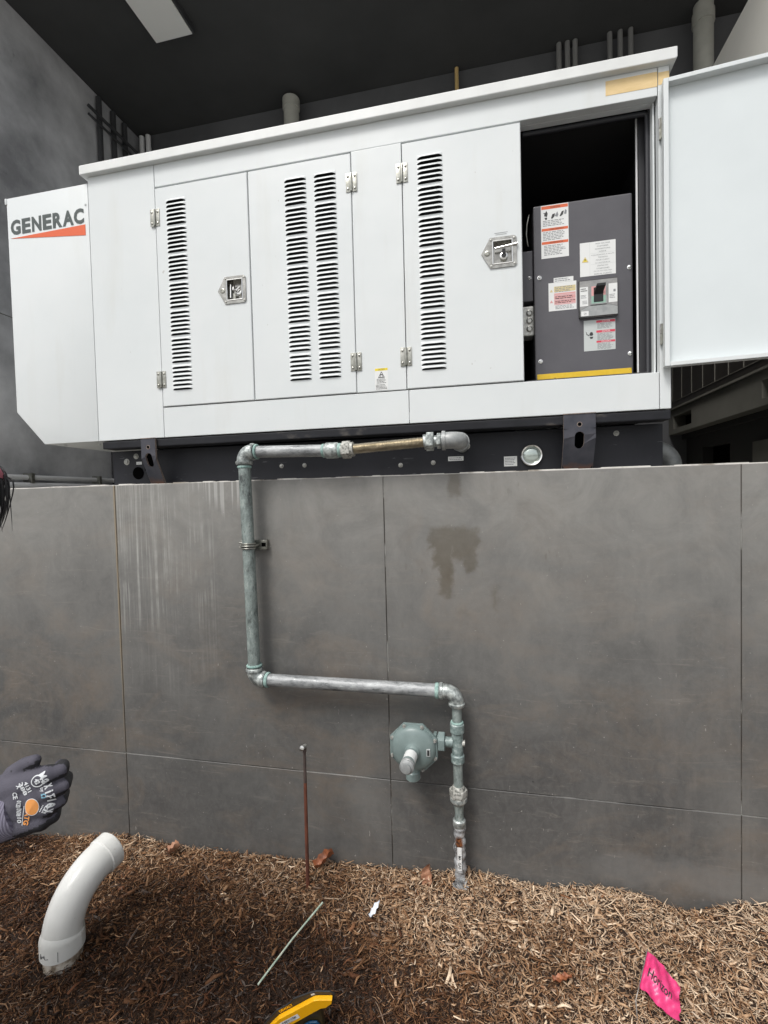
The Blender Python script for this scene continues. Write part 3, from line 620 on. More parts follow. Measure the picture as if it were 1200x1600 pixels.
def make_door(x0, x1, cols, latch, hinges, variant=0):
    z0, z1, y = 1.8785, 2.8150, FY-.004
    mb_ = MB(); holes = []; ls = []
    for xa, xb in cols:
        ls += louvres(xa, xb)
    holes = [(xa, xb, zt-.0150, zt-.0008) for xa, xb, zt in ls]
    if latch: holes.append((latch[0]+LH[0], latch[0]+LH[1], latch[1]+LH[2], latch[1]+LH[3]))
    e = .0025
    sheet(mb_, x0+e, x1-e, z0+e, z1-e, y, holes, 'white')
    for (a_, c_) in (((x0+e, z0+e), (x1-e, z0+e)), ((x1-e, z0+e), (x1-e, z1-e)), ((x1-e, z1-e), (x0+e, z1-e)), ((x0+e, z1-e), (x0+e, z0+e))):
        ox = e if a_[0] == c_[0] == x1-e else (-e if a_[0] == c_[0] == x0+e else 0)
        def outc(p): return (x0 if p[0] < (x0+x1)/2 else x1, z0 if p[1] < (z0+z1)/2 else z1)
        oa, oc = outc(a_), outc(c_)
        mb_.quad((a_[0], y, a_[1]), (c_[0], y, c_[1]), (oc[0], y+e, oc[1]), (oa[0], y+e, oa[1]), 'white')
        mb_.quad((oa[0], y+e, oa[1]), (oc[0], y+e, oc[1]), (oc[0], y+.022, oc[1]), (oa[0], y+.022, oa[1]), 'white')
    for xa, xb, zt in ls: hood(mb_, xa, xb, zt, y)
    d = mb_.build('door', G, smooth=50)
    for h in hinges: make_hinge((h[0], y, h[1]), d)
    if latch: make_latch(latch[0], latch[1], y, d, variant)
    return d
d1 = make_door(-1.3685, -.9345, [(-1.314, -1.222)], (-1.010, 2.342), [(-1.3705, 2.690), (-1.3705, 1.996)])
tag(d1, 'door nearest the lettered end, one louvre column and a folded handle')
d2 = make_door(-.9305, -.4905, [(-.770, -.678), (-.643, -.553)], None, [(-.4885, 2.700), (-.4885, 2.000)])
tag(d2, 'door with two louvre columns and no latch')
d3 = make_door(-.2855, .1545, [(-.226, -.132)], (.079, 2.356), [(-.2865, 2.703), (-.2865, 2.003)], 1)
tag(d3, 'door beside the open compartment, T-bar latch')
MB().rect(.060, .100, 2.4215, 2.423, FY-.0046, 'grey_ink').rect(.056, .104, 2.4275, 2.429, FY-.0046, 'grey_ink').build('etching', d3)
# open door: pan seen from the inside, swung round by 175 degrees
od_o = Vector((.6205, 1.838, 0)); dd = Vector((.9959, -.0902, 0)); dn = Vector((-.0902, -.9959, 0))   # dn towards the viewer
def oxf(p): return od_o+dd*p.x+dn*p.y+Vector((0, 0, p.z))
mb = MB(); zA, zB_, Wd = 1.884, 2.846, .452
mb.box(0, Wd, -.003, 0, zA, zB_, 'white_in')
for x_, z_, x2, z2 in ((0, zA, .0155, zB_), (Wd-.0155, zA, Wd, zB_), (.0156, zA, Wd-.0156, zA+.014), (.0156, zB_-.014, Wd-.0156, zB_)):
    mb.box(x_, x2, .0005, .028, z_, z2, 'white')
mb.xf(oxf); odr = mb.build('door', G, bevel=.0022); tag(odr, 'door swung wide open to the right, plain inner side')
for z in (2.703, 2.003):
    mb = MB().tube([(.6175, FY-.007, z-.036), (.6175, FY-.007, z)], .0042, 'zinc', 10).tube([(.6175, FY-.007, z+.001), (.6175, FY-.007, z+.036)], .0042, 'steel', 10)
    mb.box(.6185, .6225, FY-.016, FY-.003, z-.034, z+.034, 'zinc').build('hinge', odr, smooth=30)
# stickers -----------------------------------------------------
def sticker(name, parent, x0, x1, z0, z1, y, items, base='label', lean=0.):
    mb_ = MB(); W_, H_ = x1-x0, z1-z0
    mb_.box(x0, x1, y-.0004, y, z0, z1, base); lay = y-.0006
    for it in items:
        if it[0] == 'r': _, u0_, v0_, u1_, v1_, mm = it; mb_.rect(x0+u0_*W_, x0+u1_*W_, z0+v0_*H_, z0+v1_*H_, lay, mm)
        elif it[0] == 't':
            _, s_, u0_, v0_, u1_, v1_, mm = it
            mb_.text(s_, lambda a_, b_: (x0+(u0_+a_*(u1_-u0_))*W_, lay-.0003, z0+(v0_+b_*(v1_-v0_))*H_), mm)
        elif it[0] == 'p': mb_.add([(x0+a_*W_, lay-.0002*it[3], z0+b_*H_) for a_, b_ in it[1]], [tuple(range(len(it[1])))], it[2])
        elif it[0] == 'l':      # block of fine print
            _, u0_, v0_, u1_, v1_, n_, mm = it
            for k in range(n_):
                vv = v1_-(k+.5)*(v1_-v0_)/n_; hh_ = (v1_-v0_)/n_*.22; a_ = u0_
                ue = u1_-random.random()*.25*(u1_-u0_)
                while a_ < ue:
                    b_ = min(ue, a_+random.uniform(.05, .16)); mb_.rect(x0+a_*W_, x0+b_*W_, z0+(vv-hh_)*H_, z0+(vv+hh_)*H_, lay-.0001, mm); a_ = b_+.025
    return mb_.build(name, parent)
tri = lambda cx, cy, w_, h_: [(cx-w_, cy-h_), (cx+w_, cy-h_), (cx, cy+h_)]
sticker('warning_sticker', G, -.414, -.361, 1.881, 1.968, FY-.0033,
        [('r', .02, .88, .98, .99, 'yel_print'), ('t', 'CAUTION', .25, .905, .75, .965, 'ink'), ('p', tri(.5, .70, .26, .145), 'ink', 1), ('p', tri(.5, .69, .18, .10), 'label', 2),
         ('p', [(.40, .60), (.44, .60), (.46, .68), (.54, .68), (.56, .60), (.60, .60), (.57, .72), (.43, .72)], 'ink', 3), ('l', .14, .30, .86, .53, 4, 'ink'), ('l', .06, .03, .92, .27, 4, 'ink')])
# control cabinet ---------------------------------------------
CY = 1.965
cab = MB().box(.2075, .5625, CY, 2.35, 1.886, 2.573, 'cab').build('control_cabinet', G, bevel=.006)
def person_icon(cx, cy, s_, mir=1):
    return [('p', [(cx-.02*s_, cy-.5*s_*.4), (cx+.05*s_*mir, cy-.4*s_*.4), (cx+.07*s_*mir, cy+.2*s_*.4), (cx-.02*s_*mir, cy+.3*s_*.4), (cx-.08*s_*mir, cy)], 'ink', 1)]
bars = []
sticker('warning_label', cab, .236, .337, 2.368, 2.570, CY-.0003,
        [('r', .02, .925, .98, .985, 'orange'), ('t', 'WARNING', .34, .937, .70, .972, 'ink'),
         ('p', [(.08, .86), (.13, .84), (.12, .80), (.22, .78), (.25, .84), (.20, .90), (.16, .86)], 'ink', 1), ('p', [(.13, .77), (.23, .77), (.22, .73), (.16, .73)], 'ink', 1),
         ('p', [(.37, .75), (.42, .82), (.52, .83), (.49, .77), (.40, .73)], 'ink', 1), ('p', [(.50, .78), (.60, .86), (.64, .80), (.60, .76)], 'grey_ink', 1),
         ('p', [(.68, .77), (.76, .85), (.84, .86), (.80, .79), (.72, .76)], 'ink', 1), ('p', [(.84, .80), (.88, .88), (.94, .86), (.92, .79)], 'grey_ink', 1),
         ('l', .07, .60, .85, .72, 4, 'grey_ink'), ('r', .02, .515, .98, .565, 'orange'), ('t', 'AVERTISSEMENT', .30, .527, .84, .553, 'ink'), ('l', .07, .335, .9, .505, 6, 'grey_ink'),
         ('r', .02, .265, .98, .315, 'orange'), ('t', 'ADVERTENCIA', .30, .277, .80, .303, 'ink'), ('l', .10, .05, .88, .25, 7, 'grey_ink')])
L2 = ['HIGH VOLTAGE', 'CUSTOMER', 'CONNECTIONS', 'INSIDE', 'CONNEXIONS À HAUTE', 'TENSION', 'POUR CLIENT', "À L'INTERIEUR", 'DENTRO HAY', 'CONEXIONES', 'DE ALTO VOLTAJE', 'PARA EL CLIENTE']
LW = [.40, .32, .42, .2, .64, .26, .38, .42, .30, .36, .50, .48]
sticker('voltage_label', cab, .3765, .5035, 2.282, 2.409, CY-.0003,
        [('r', .275, .02, .28, .98, 'label_grey'), ('r', .3, .655, .98, .660, 'label_grey'), ('r', .3, .33, .98, .335, 'label_grey'),
         ('p', tri(.145, .50, .10, .085), 'tan_print', 1), ('p', tri(.145, .49, .06, .05), 'yel_print', 2), ('p', [(.13, .52), (.16, .52), (.15, .49), (.165, .49), (.135, .45), (.142, .48), (.125, .48)], 'ink', 3)] +
        [('t', s_, .64-w_/2, .915-i*.079-(i//4)*.012, .64+w_/2, .952-i*.079-(i//4)*.012, 'grey_ink') for i, (s_, w_) in enumerate(zip(L2, LW))])
sticker('hazard_label', cab, .2605, .3625, 2.164, 2.272, CY-.0003,
        [('r', .2, .66, .97, .86, 'tan_print'), ('r', .2, .40, .97, .52, 'pink_print'), ('r', .2, .24, .97, .36, 'pink_print'), ('r', .2, .56, .97, .62, 'pink_print'),
         ('r', .2, .53, .97, .545, 'red'), ('r', .2, .37, .97, .385, 'red'), ('r', .2, .21, .97, .225, 'red'),
         ('p', tri(.10, .72, .06, .05), 'tan_print', 1), ('p', tri(.10, .34, .06, .05), 'pink_print', 1), ('l', .24, .64, .95, .86, 4, 'grey_ink'), ('l', .24, .40, .95, .52, 2, 'ink'), ('l', .24, .25, .95, .36, 2, 'ink'), ('l', .24, .05, .95, .19, 3, 'grey_ink')])
sticker('hazard_label', cab, .280, .352, 2.2725, 2.290, CY-.0003, [('l', .05, .1, .95, .9, 2, 'grey_ink')])
sticker('danger_label', cab, .3875, .500, 1.999, 2.115, CY-.0003,
        [('r', .40, .90, .99, .975, 'red'), ('t', 'DANGER', .58, .915, .84, .962, 'label'), ('l', .43, .70, .93, .88, 5, 'grey_ink'), ('r', .40, .575, .99, .65, 'red'), ('t', 'DANGER', .58, .59, .84, .637, 'label'),
         ('l', .43, .32, .95, .56, 6, 'grey_ink'), ('r', .40, .25, .99, .315, 'red'), ('t', 'PELIGRO', .56, .26, .86, .305, 'label'), ('l', .43, .03, .95, .235, 6, 'grey_ink'),
         ('p', [(.06, .64), (.10, .60), (.09, .56), (.17, .52), (.16, .49), (.08, .54), (.08, .58)], 'ink', 1), ('p', [(.18, .56), (.22, .62), (.28, .60), (.30, .52), (.26, .49), (.18, .50)], 'ink', 1), ('p', [(.18, .46), (.30, .46), (.28, .40), (.21, .39)], 'ink', 1)], base='label_grey')
sticker('yellow_tape', cab, .214, .556, 1.902, 1.924, CY-.0003, [], base='yellow')
bk = MB(); bx0, bx1, bz0, bz1 = .370, .5075, 2.124, 2.265
bk.box(bx0-.0005, bx1+.0008, CY-.003, CY, bz0+.001, bz1+.002, 'plastic_blk').box(bx0+.001, bx1-.001, CY-.012, CY-.003, bz0, bz1-.003, 'brk')
bk.prism([(bx0+.002, bz0), (bx1-.002, bz0), (bx1-.002, bz0+.030), (bx1-.03, bz0+.040), (bx0+.03, bz0+.040), (bx0+.002, bz0+.026)], CY-.018, CY-.0121, 'grey_elbow')
br = bk.build('circuit_breaker', cab, bevel=.0012)
bk = MB().box(.409, .4675, CY-.0165, CY-.0121, 2.168, 2.240, 'grey_elbow').rect(.413, .4635, 2.200, 2.236, CY-.0167, 'pink_print').rect(.413, .4635, 2.172, 2.200, CY-.0167, 'green_print').rect(.421, .455, 2.176, 2.231, CY-.0169, 'plastic_blk')
bk.build('switch_bezel', br)
bk = MB().add([(.421, CY-.017, 2.205), (.452, CY-.017, 2.205), (.460, CY-.034, 2.230), (.430, CY-.034, 2.230), (.421, CY-.017, 2.216), (.452, CY-.017, 2.216), (.460, CY-.034, 2.239), (.430, CY-.034, 2.239)],
              [(0, 1, 2, 3), (4, 7, 6, 5), (0, 4, 5, 1), (3, 2, 6, 7), (1, 5, 6, 2), (0, 3, 7, 4)], 'plastic_blk')
bk.build('toggle_lever', br)
sticker('breaker_label', br, .3725, .402, 2.166, 2.238, CY-.0123, [('l', .1, .75, .9, .95, 2, 'ink'), ('l', .1, .4, .8, .6, 3, 'grey_ink'), ('l', .3, .1, .9, .3, 3, 'grey_ink')])
sticker('breaker_label', br, .4745, .505, 2.172, 2.242, CY-.0123, [('r', .55, .55, .8, .68, 'grey_ink'), ('l', .1, .2, .8, .45, 3, 'grey_ink')])
sticker('breaker_label', br, .3755, .402, 2.127, 2.145, CY-.0183, [('t', 'ON', .35, .3, .7, .7, 'grey_ink')])
def bolt(x, y, z, r_, parent, m_='chrome', name='screw'):
    return MB().lathe((x, y, z), (0, -1, 0), [(0, r_*1.5), (.001, r_*1.5), (.0015, r_), (.006, r_*.9), (.0075, r_*.45)], m_, 12).build(name, parent, loc=(x, y, z), smooth=30)
for x, z in ((.2275, 2.297), (.2275, 1.974), (.5505, 2.299), (.5505, 1.978)): bolt(x, CY, z, .0055, cab)
jb = MB().box(.156, .2055, 1.985, 2.2, 2.219, 2.415, 'cab').build('junction_box', G, bevel=.003); bolt(.193, 1.985, 2.31, .004, jb)
mb = MB().box(.156, .2065, 1.99, 2.06, 2.086, 2.202, 'alu')
mb.build('conduit_body', G, bevel=.005)
jb2 = bpy.data.objects['conduit_body']
for z in (2.175, 2.145, 2.113): MB().lathe((.190, 1.989, z), (0, -1, 0), [(0, .012), (.004, .0115), (.005, .008), (.002, .0075)], 'steel', 16).build('knockout', jb2, smooth=40)
mb = MB().tube([(.195, 2.0, 2.56), (.186, 1.99, 2.52), (.183, 1.99, 2.48), (.190, 2.0, 2.44)], .003, 'zinc', 8)
mb.build('cable', G, smooth=60)
# rail, tank, brackets ------------------------------------------
mb = MB().box(-1.693, .6505, 1.853, 1.93, 1.708, 1.7405, 'dark_steel'); mb.build('base_rail', G, bevel=.004)
BY = 1.95
tank = MB().box(-1.727, .657, BY, 2.8, WT-.010, 1.7065, 'tank').build('base_tank', G, bevel=.003)
MB().lathe((-1.591, BY-.002, 1.600), (0, -1, 0), [(0, .029), (.0006, .029)], 'void', 24).build('tank_hole', tank)
for x, z, r_ in ((-1.652, 1.655, .010), (-1.60, 1.679, .009), (-.868, 1.606, .0065), (-.761, 1.605, .0065), (-.337, 1.589, .0065), (-.201, 1.594, .0065), (-.065, 1.656, .010), (.496, 1.678, .007)):
    bolt(x, BY, z, r_, tank, 'bolt', 'bolt')
sticker('rating_label', tank, -1.600, -1.571, 1.640, 1.653, BY-.0003, [('t', 'NOTE', .2, .3, .8, .7, 'grey_ink')])
sticker('rating_label', tank, -.140, -.078, 1.598, 1.616, BY-.0003, [('l', .08, .15, .92, .85, 2, 'grey_ink')])
sticker('rating_label', tank, .081, .131, 1.568, 1.607, BY-.0003, [('l', .08, .1, .92, .9, 5, 'grey_ink')])
ga = MB().lathe((.186, BY, 1.608), (0, -1, 0), [(0, .042), (.012, .042), (.016, .039), (.014, .034), (.008, .033)], 'chrome', 32)
gg = ga.build('fuel_gauge', tank, smooth=35)
MB().lathe((.186, BY-.009, 1.608), (0, -1, 0), [(0, .033), (.003, .031), (.006, .018), (.007, .005)], 'glass', 28).build('gauge_cover', gg, smooth=60)
def bracket(x0, x1, kick):
    mb_ = MB(); cx = (x0+x1)/2; t_ = .010
    prof = [(1.840, 1.742), (1.841, 1.658), (1.905, 1.532)]
    # plate with round hole and slot: angular grid round the slot
    n = 24; zc = 1.655; sw, sh = .0165, .030
    def yat(z):
        return 1.841 if z > 1.655 else 1.841+(1.655-z)/(1.655-1.533)*.062
    def slot(k):
        a_ = 2*math.pi*k/n; x_ = sw*math.cos(a_); z_ = sw*math.sin(a_); z_ += (sh-sw) if z_ > 0 else -(sh-sw); return x_, zc+z_-.006
    def rim(k):
        a_ = 2*math.pi*k/n; dx, dz = math.cos(a_), math.sin(a_); hw = (x1-x0)/2; top_, bot = 1.690-zc, zc-1.533
        s_ = min(hw/abs(dx) if abs(dx) > 1e-6 else 9, (top_/dz if dz > 1e-6 else (bot/-dz if dz < -1e-6 else 9))); return dx*s_, zc+dz*s_
    for k in range(n):
        a_, b_ = slot(k), slot(k+1); c_, d_ = rim(k), rim(k+1)
        pts_ = [(cx+p[0], yat(p[1]), p[1]) for p in (a_, b_, d_, c_)]
        mb_.quad(*pts_, 'bracket')
        mb_.quad(pts_[0], pts_[1], (pts_[1][0], pts_[1][1]+t_, pts_[1][2]), (pts_[0][0], pts_[0][1]+t_, pts_[0][2]), 'edge_rust')
    for s0, s1 in ((x0, x0), (x1, x1)):
        for (ya, za), (yb, zb) in ((prof[0], (1.841, 1.655)), ((1.841, 1.655), (1.903, 1.533))):
            mb_.quad((s0, ya, za), (s0, yb, zb), (s0, yb+t_, zb), (s0, ya+t_, za), 'edge_rust')
    mb_.quad((x0, 1.841, 1.690), (x1, 1.841, 1.690), (x1, 1.840, 1.742), (x0, 1.840, 1.742), 'bracket')
    mb_.quad((x0, 1.840, 1.742), (x1, 1.840, 1.742), (x1, 1.854, 1.742), (x0, 1.854, 1.742), 'edge_rust')
    mb_.box(x0-.001, x1+.001, 1.838, 1.846, 1.7425, 1.7455, 'edge_rust')
    mb_.lathe((cx, 1.8405, 1.705), (0, -1, 0), [(0, .0065), (.0004, .0065)], 'void', 16)
    mb_.lathe((cx, 1.8408, 1.705), (0, -1, 0), [(0, .0095), (.0003, .0095)], 'edge_rust', 16)
    mb_.box(x0+.004, x1-.004, 1.895, 1.948, 1.5335, 1.541, 'edge_rust')
    vx = cx*1.052; mb_.box(vx-.021, vx+.021, 1.935, 1.9485, 1.61, 1.69, 'void')  # black plate behind the slot, paints in the shade seen through it
    return mb_.build('mounting_bracket', G, weld=True)
bracket(-1.484, -1.412, 0); bracket(.290, .400, 0)

# ------------------------------------------------------------ gas piping
GP = thing('gas_pipe', 'weathered galvanised gas pipe rising from the mulch and stepping up the wall to the tank', 'pipe', (-.110, 1.70, 0))
PY = 1.70; r1 = .024; r2 = .0172
xa, xb = -.912, -.899; zt_, zb_ = 1.648, .752
def hexnut(mb_, p0, p1, r_, m_): return mb_.tube([p0, p1], r_, m_, 6)
MB().tube([(-.875, PY, 1.646), (-.72, PY, 1.642), (-.575, PY, 1.638)], r1*.95, 'galv_h', 20).build('pipe_length', GP, smooth=40)
MB().tube([(xa, PY, 1.608), (-.905, PY, 1.2), (xb, PY, .790)], r1, 'galv_v', 20).build('pipe_length', GP, smooth=40)
MB().tube([(-.860, PY, .752), (-.5, PY, .751), (-.165, PY, .750)], r1, 'galv_h', 20).build('pipe_length', GP, smooth=40)
def elbow(p0, c, a_, b_, rr, t0, t1, p1, r_, m_, name='elbow', band=True, s=None):
    path = [Vector(p0)]+arc(c, a_, b_, rr, t0, t1, 8)+[Vector(p1)]
    mb_ = MB().tube(path, r_, m_, 20)
    if band:
        for q, q2 in ((path[0], path[1]), (path[-1], path[-2])):
            d_ = (q2-q).normalized(); mb_.tube([q, q+d_*.004, q+d_*.012, q+d_*.014], [r_*1.05, r_*1.16, r_*1.16, r_*1.02], m_, 20)
    return mb_.build(name, GP, smooth=45)
elbow((-.866, PY, 1.647), (xa+.034, PY, 1.613), (0, 0, 1), (-1, 0, 0), .034, 0, 90, (xa, PY, 1.598), .0285, 'fit')
elbow((xb, PY, .800), (xb+.034, PY, .786), (-1, 0, 0), (0, 0, -1), .034, 0, 90, (-.852, PY, .752), .0285, 'fit')
elbow((-.172, PY, .750), (-.146, PY, .714), (0, 0, 1), (1, 0, 0), .036, 0, 90, (-.110, PY, .697), .0255, 'fit')
def ring(p0, p1, r_, m_='teal', name='thread_sealant'): MB().tube([p0, Vector(p0).lerp(Vector(p1), .3), Vector(p0).lerp(Vector(p1), .7), p1], [r_*.93, r_, r_, r_*.93], m_, 20).build(name, GP, smooth=45)
ring((-.862, PY, 1.646), (-.854, PY, 1.646), .0300); ring((xa, PY, 1.594), (xa, PY, 1.584), .0275)
ring((xb, PY, .803), (xb, PY, .812), .0310); ring((-.850, PY, .752), (-.838, PY, .752), .0300); ring((-.186, PY, .750), (-.173, PY, .750), .0285)
# coupling, union, flexible connector, elbow into the tank
mb = MB().tube([(-.580, PY, 1.638), (-.574, PY, 1.638), (-.532, PY, 1.637), (-.526, PY, 1.637)], [.026, .0295, .0295, .026], 'fit', 20); mb.build('coupling', GP, smooth=45)
ring((-.590, PY, 1.638), (-.580, PY, 1.638), .0262); ring((-.530, PY, 1.637), (-.516, PY, 1.637), .0265)
mb = hexnut(MB(), (-.512, PY, 1.637), (-.480, PY, 1.638), .033, 'pale_fit').tube([(-.520, PY, 1.637), (-.470, PY, 1.639)], .024, 'fit', 18)
mb.tube([(-.480, PY, 1.638), (-.468, PY, 1.639)], .027, 'pale_fit', 18); mb.build('union_nut', GP, bevel=.0015, smooth=30)
path = []; rad = []
n = 52
for i in range(n*2+1):
    f = i/(n*2); path.append((-.468+f*.262, PY, 1.639+f*.013)); rad.append(.0192 if i % 2 else .0160)
MB().tube(path, rad, 'brass', 20).build('flexible_connector', GP, smooth=80)
mb = hexnut(MB(), (-.198, PY, 1.653), (-.172, PY, 1.653), .034, 'fit').tube([(-.207, PY, 1.652), (-.197, PY, 1.653)], .027, 'fit', 18)
hexnut(mb, (-.160, PY, 1.654), (-.146, PY, 1.654), .028, 'fit').tube([(-.172, PY, 1.653), (-.132, PY, 1.654)], .0205, 'fit', 18); mb.build('union_nut', GP, bevel=.0015, smooth=30)
mb = MB().tube([Vector((-.142, PY, 1.654)), Vector((-.130, PY, 1.654))], .0345, 'grey_elbow', 20)
mb.tube([Vector((-.132, PY, 1.654)), Vector((-.118, PY, 1.654))]+arc((-.118, PY+.036, 1.654), (0, -1, 0), (1, 0, 0), .036, 8, 90, 9)+[Vector((-.082, PY+.06, 1.654))], .0300, 'grey_elbow', 22)
mb.tube([(-.082, PY+.055, 1.654), (-.082, PY+.07, 1.654)], .0345, 'grey_elbow', 20); mb.build('elbow', GP, smooth=45)
MB().tube([(-.082, PY+.06, 1.654), (-.082, BY+.004, 1.654)], .024, 'grey_elbow', 18).build('pipe_length', GP, smooth=40)
# strut clamp
mb = MB().box(-.962, -.850, 1.741, 1.7645, 1.262, 1.300, 'zinc').box(-.958, -.854, 1.7385, 1.7408, 1.264, 1.272, 'zinc').box(-.958, -.854, 1.7385, 1.7408, 1.290, 1.298, 'zinc')
mb.box(-.872, -.852, 1.7405, 1.7415, 1.2725, 1.2895, 'void')
mb.tube([Vector((-.906-.030, 1.738, 1.281))]+arc((-.906, 1.70, 1.281), (-1, 0, 0), (0, -1, 0), .0285, 0, 180, 12)+[Vector((-.906+.030, 1.738, 1.281))], .0042, 'zinc', 8)
for z in (1.272, 1.290): mb.tube(arc((-.906, 1.70, z), (-1, 0, 0), (0, -1, 0), .0275, -10, 190, 14), .003, 'zinc', 8)
mb.tube([(-.962, 1.728, 1.272), (-.935, 1.728, 1.272)], .0035, 'zinc', 8).tube([(-.962, 1.728, 1.290), (-.935, 1.728, 1.290)], .0035, 'zinc', 8)
mb.build('pipe_clamp', GP, bevel=.001, smooth=30)
# riser
X0 = -.110
MB().tube([(X0, PY, .700), (X0, PY, .61)], r2, 'galv_v', 18).build('pipe_length', GP, smooth=40)
mb = MB().tube([(X0, PY, .636), (X0, PY, .632), (X0, PY, .604), (X0, PY, .600)], [.022, .0255, .0255, .022], 'reg_body', 20).tube([(X0, PY, .605), (X0, PY, .515)], .0205, 'reg_body', 20)
mb.tube([(X0, PY, .522), (X0, PY, .518), (X0, PY, .494), (X0, PY, .490)], [.021, .0245, .0245, .021], 'reg_body', 20)
mb.tube([(X0-.016, PY, .563), (X0-.044, PY, .563)], .0185, 'reg_body', 18)
mb.tube([(X0+.012, PY, .563), (X0+.027, PY, .563)], .0115, 'pale_fit', 14).build('tee', GP, smooth=40)
ring((X0, PY, .642), (X0, PY, .635), .0232)
MB().tube([(X0, PY, .492), (X0+.001, PY, .39)], r2, 'galv_v', 18).build('pipe_length', GP, smooth=40)
mb = MB().tube([(X0, PY, .405), (X0, PY, .400), (X0, PY, .392)], [.020, .0225, .024], 'pale_fit', 18)
hexnut(mb, (X0, PY, .392), (X0, PY, .366), .033, 'pale_fit').tube([(X0, PY, .366), (X0, PY, .350), (X0, PY, .342), (X0, PY, .338)], [.031, .031, .023, .021], 'fit', 18)
mb.build('union_nut', GP, bevel=.0015, smooth=30)
mb = MB().tube([(X0, PY, .342), (X0+.001, PY, .318), (X0+.001, PY, .300), (X0+.001, PY, .272)], [.021, .0165, .0155, .018], 'galv_v', 18); mb.build('pipe_length', GP, smooth=40)
mb = MB().tube([(X0+.001, PY, .282), (X0+.001, PY, .278), (X0+.001, PY, .258), (X0+.001, PY, .252)], [.0195, .0235, .0235, .020], 'fit', 18); mb.build('coupling', GP, smooth=40)
path, rad = [], []
for i in range(40):
    f = i/39; path.append((X0+.001+.002*math.sin(i*.9), PY, .258-f*.27)); rad.append(.0195+.0018*math.sin(i*1.7)+.0015*math.sin(i*.6+1))
m_, t, b = newmat('foil_tape')
f = nz(t, 28, 7, .7, (1, 1, 1), .8); col = ramp(t, f, [(.38, (.12, .12, .12)), (.47, (.36, .37, .38)), (.6, (.58, .6, .61)), (.7, (.72, .72, .70))])
ge = nd(t, 'ShaderNodeNewGeometry'); ss = nd(t, 'ShaderNodeSeparateXYZ'); t.links.new(ge.outputs['Position'], ss.inputs[0])
dist_ = mth(t, 'SQRT', mth(t, 'ADD', mth(t, 'POWER', mth(t, 'SUBTRACT', ss.outputs[0], -.110), 2.), mth(t, 'POWER', mth(t, 'MULTIPLY', mth(t, 'SUBTRACT', ss.outputs[2], .202), .55), 2.)))
mr = nd(t, 'ShaderNodeMapRange'); mr.inputs['From Min'].default_value = .017; mr.inputs['From Max'].default_value = .009
t.links.new(mth(t, 'ADD', dist_, mth(t, 'MULTIPLY_ADD', nz(t, 90, 4), .008, -.004)), mr.inputs['Value'])
col = mix(t, mr.outputs[0], col, ramp(t, nz(t, 120, 4), [(.4, (.05, .018, .008)), (.6, (.26, .09, .03))]))
t.links.new(col, b.inputs['Base Color']); b.inputs['Roughness'].default_value = .42; b.inputs['Metallic'].default_value = .3; bump(t, b, nz(t, 70, 5, .6, (1, 1, 2.5), 1.5), .8, .003); M['foil'] = m_
fo = MB().tube(path, rad, 'foil', 18).build('tape_wrap', GP, smooth=60)
mb = MB(); 
for zz, hh in ((.190, .085),):
    mb.box(X0-.0065, X0+.0085, PY-.0235, PY-.022, zz-hh, zz, 'label')
mb.text('MA', lambda u, v: (X0-.004+v*.010, PY-.0240, zz-.030-u*.016), 'ink', .02).text('GAS', lambda u, v: (X0-.004+v*.010, PY-.0240, zz-.055-u*.024), 'ink', .02)
tg = mb.build('paper_tag', fo); 
mb = MB(); rings = 7
for i in range(46):
    a_ = random.uniform(0, 6.28); rr = random.uniform(.0, .028); x_ = X0+rr*math.cos(a_); y_ = PY-.012+rr*math.sin(a_)*.7
    mb.tube([(x_, y_, gz(x_, y_)+.004), (x_+random.uniform(-.02, .02), y_-random.uniform(0, .02), gz(x_, y_)+random.uniform(.01, .04))], [.006, .001], 'foil', 4)
mb.build('tape_tail', GP)

# ------------------------------------------------------------ gas regulator
RG = thing('gas_regulator', 'grey green octagonal gas regulator bolted to the side of the riser', 'regulator', (-.264, 1.68, .545))
rc = Vector((-.266, 1.672, .548)); RF = .094
octa = [(rc.x+RF*math.cos(R(22.5+45*k)), rc.z+RF*math.sin(R(22.5+45*k))) for k in range(8)]
MB().prism(octa, 1.668, 1.680, 'reg').build('flange', RG, bevel=.003, smooth=30)
MB().lathe((rc.x, 1.668, rc.z), (0, -1, 0), [(0, .082), (.004, .081), (.012, .078), (.019, .070), (.024, .055), (.028, .036), (.030, .026), (.034, .022)], 'reg', 40).build('diaphragm_cover', RG, smooth=40)
MB().lathe((rc.x, 1.680, rc.z), (0, 1, 0), [(0, .080), (.010, .074), (.028, .050), (.040, .034), (.062, .030)], 'reg', 40).build('rear_case', RG, smooth=40)
tw = Vector((-.06, -1, -.015)).normalized(); o0 = Vector((rc.x, 1.634, rc.z))
bn = MB().lathe(o0+Vector((0, .004, 0)), tw, [(0, .028), (.008, .026), (.012, .0225), (.075, .0225)], 'reg', 28).build('spring_tower', RG, smooth=40)
MB().lathe(o0+tw*.020, tw, [(0, .0229), (.042, .0229)], 'label', 28).build('paper_label', bn, smooth=40)
sb = MB().text('CH', lambda u, v: tuple(o0+tw*(.030+v*.014)+Vector((-.010+u*.02, 0, .0232))), 'grey_ink')
MB().lathe(o0+tw*.074, tw, [(0, .0245), (.003, .025), (.008, .025), (.010, .0225), (.013, .025), (.018, .025), (.022, .020), (.023, .017), (.030, .0165), (.031, .012)], 'grey_elbow', 28).build('adjuster_cap', RG, smooth=35)
mb = MB().tube([(rc.x-.004, 1.668, .490), (rc.x-.004, 1.668, .462)], .022, 'reg', 20).tube([(rc.x-.004, 1.668, .465), (rc.x-.004, 1.668, .461), (rc.x-.004, 1.668, .436), (rc.x-.004, 1.668, .432)], [.022, .026, .026, .022], 'reg', 20)
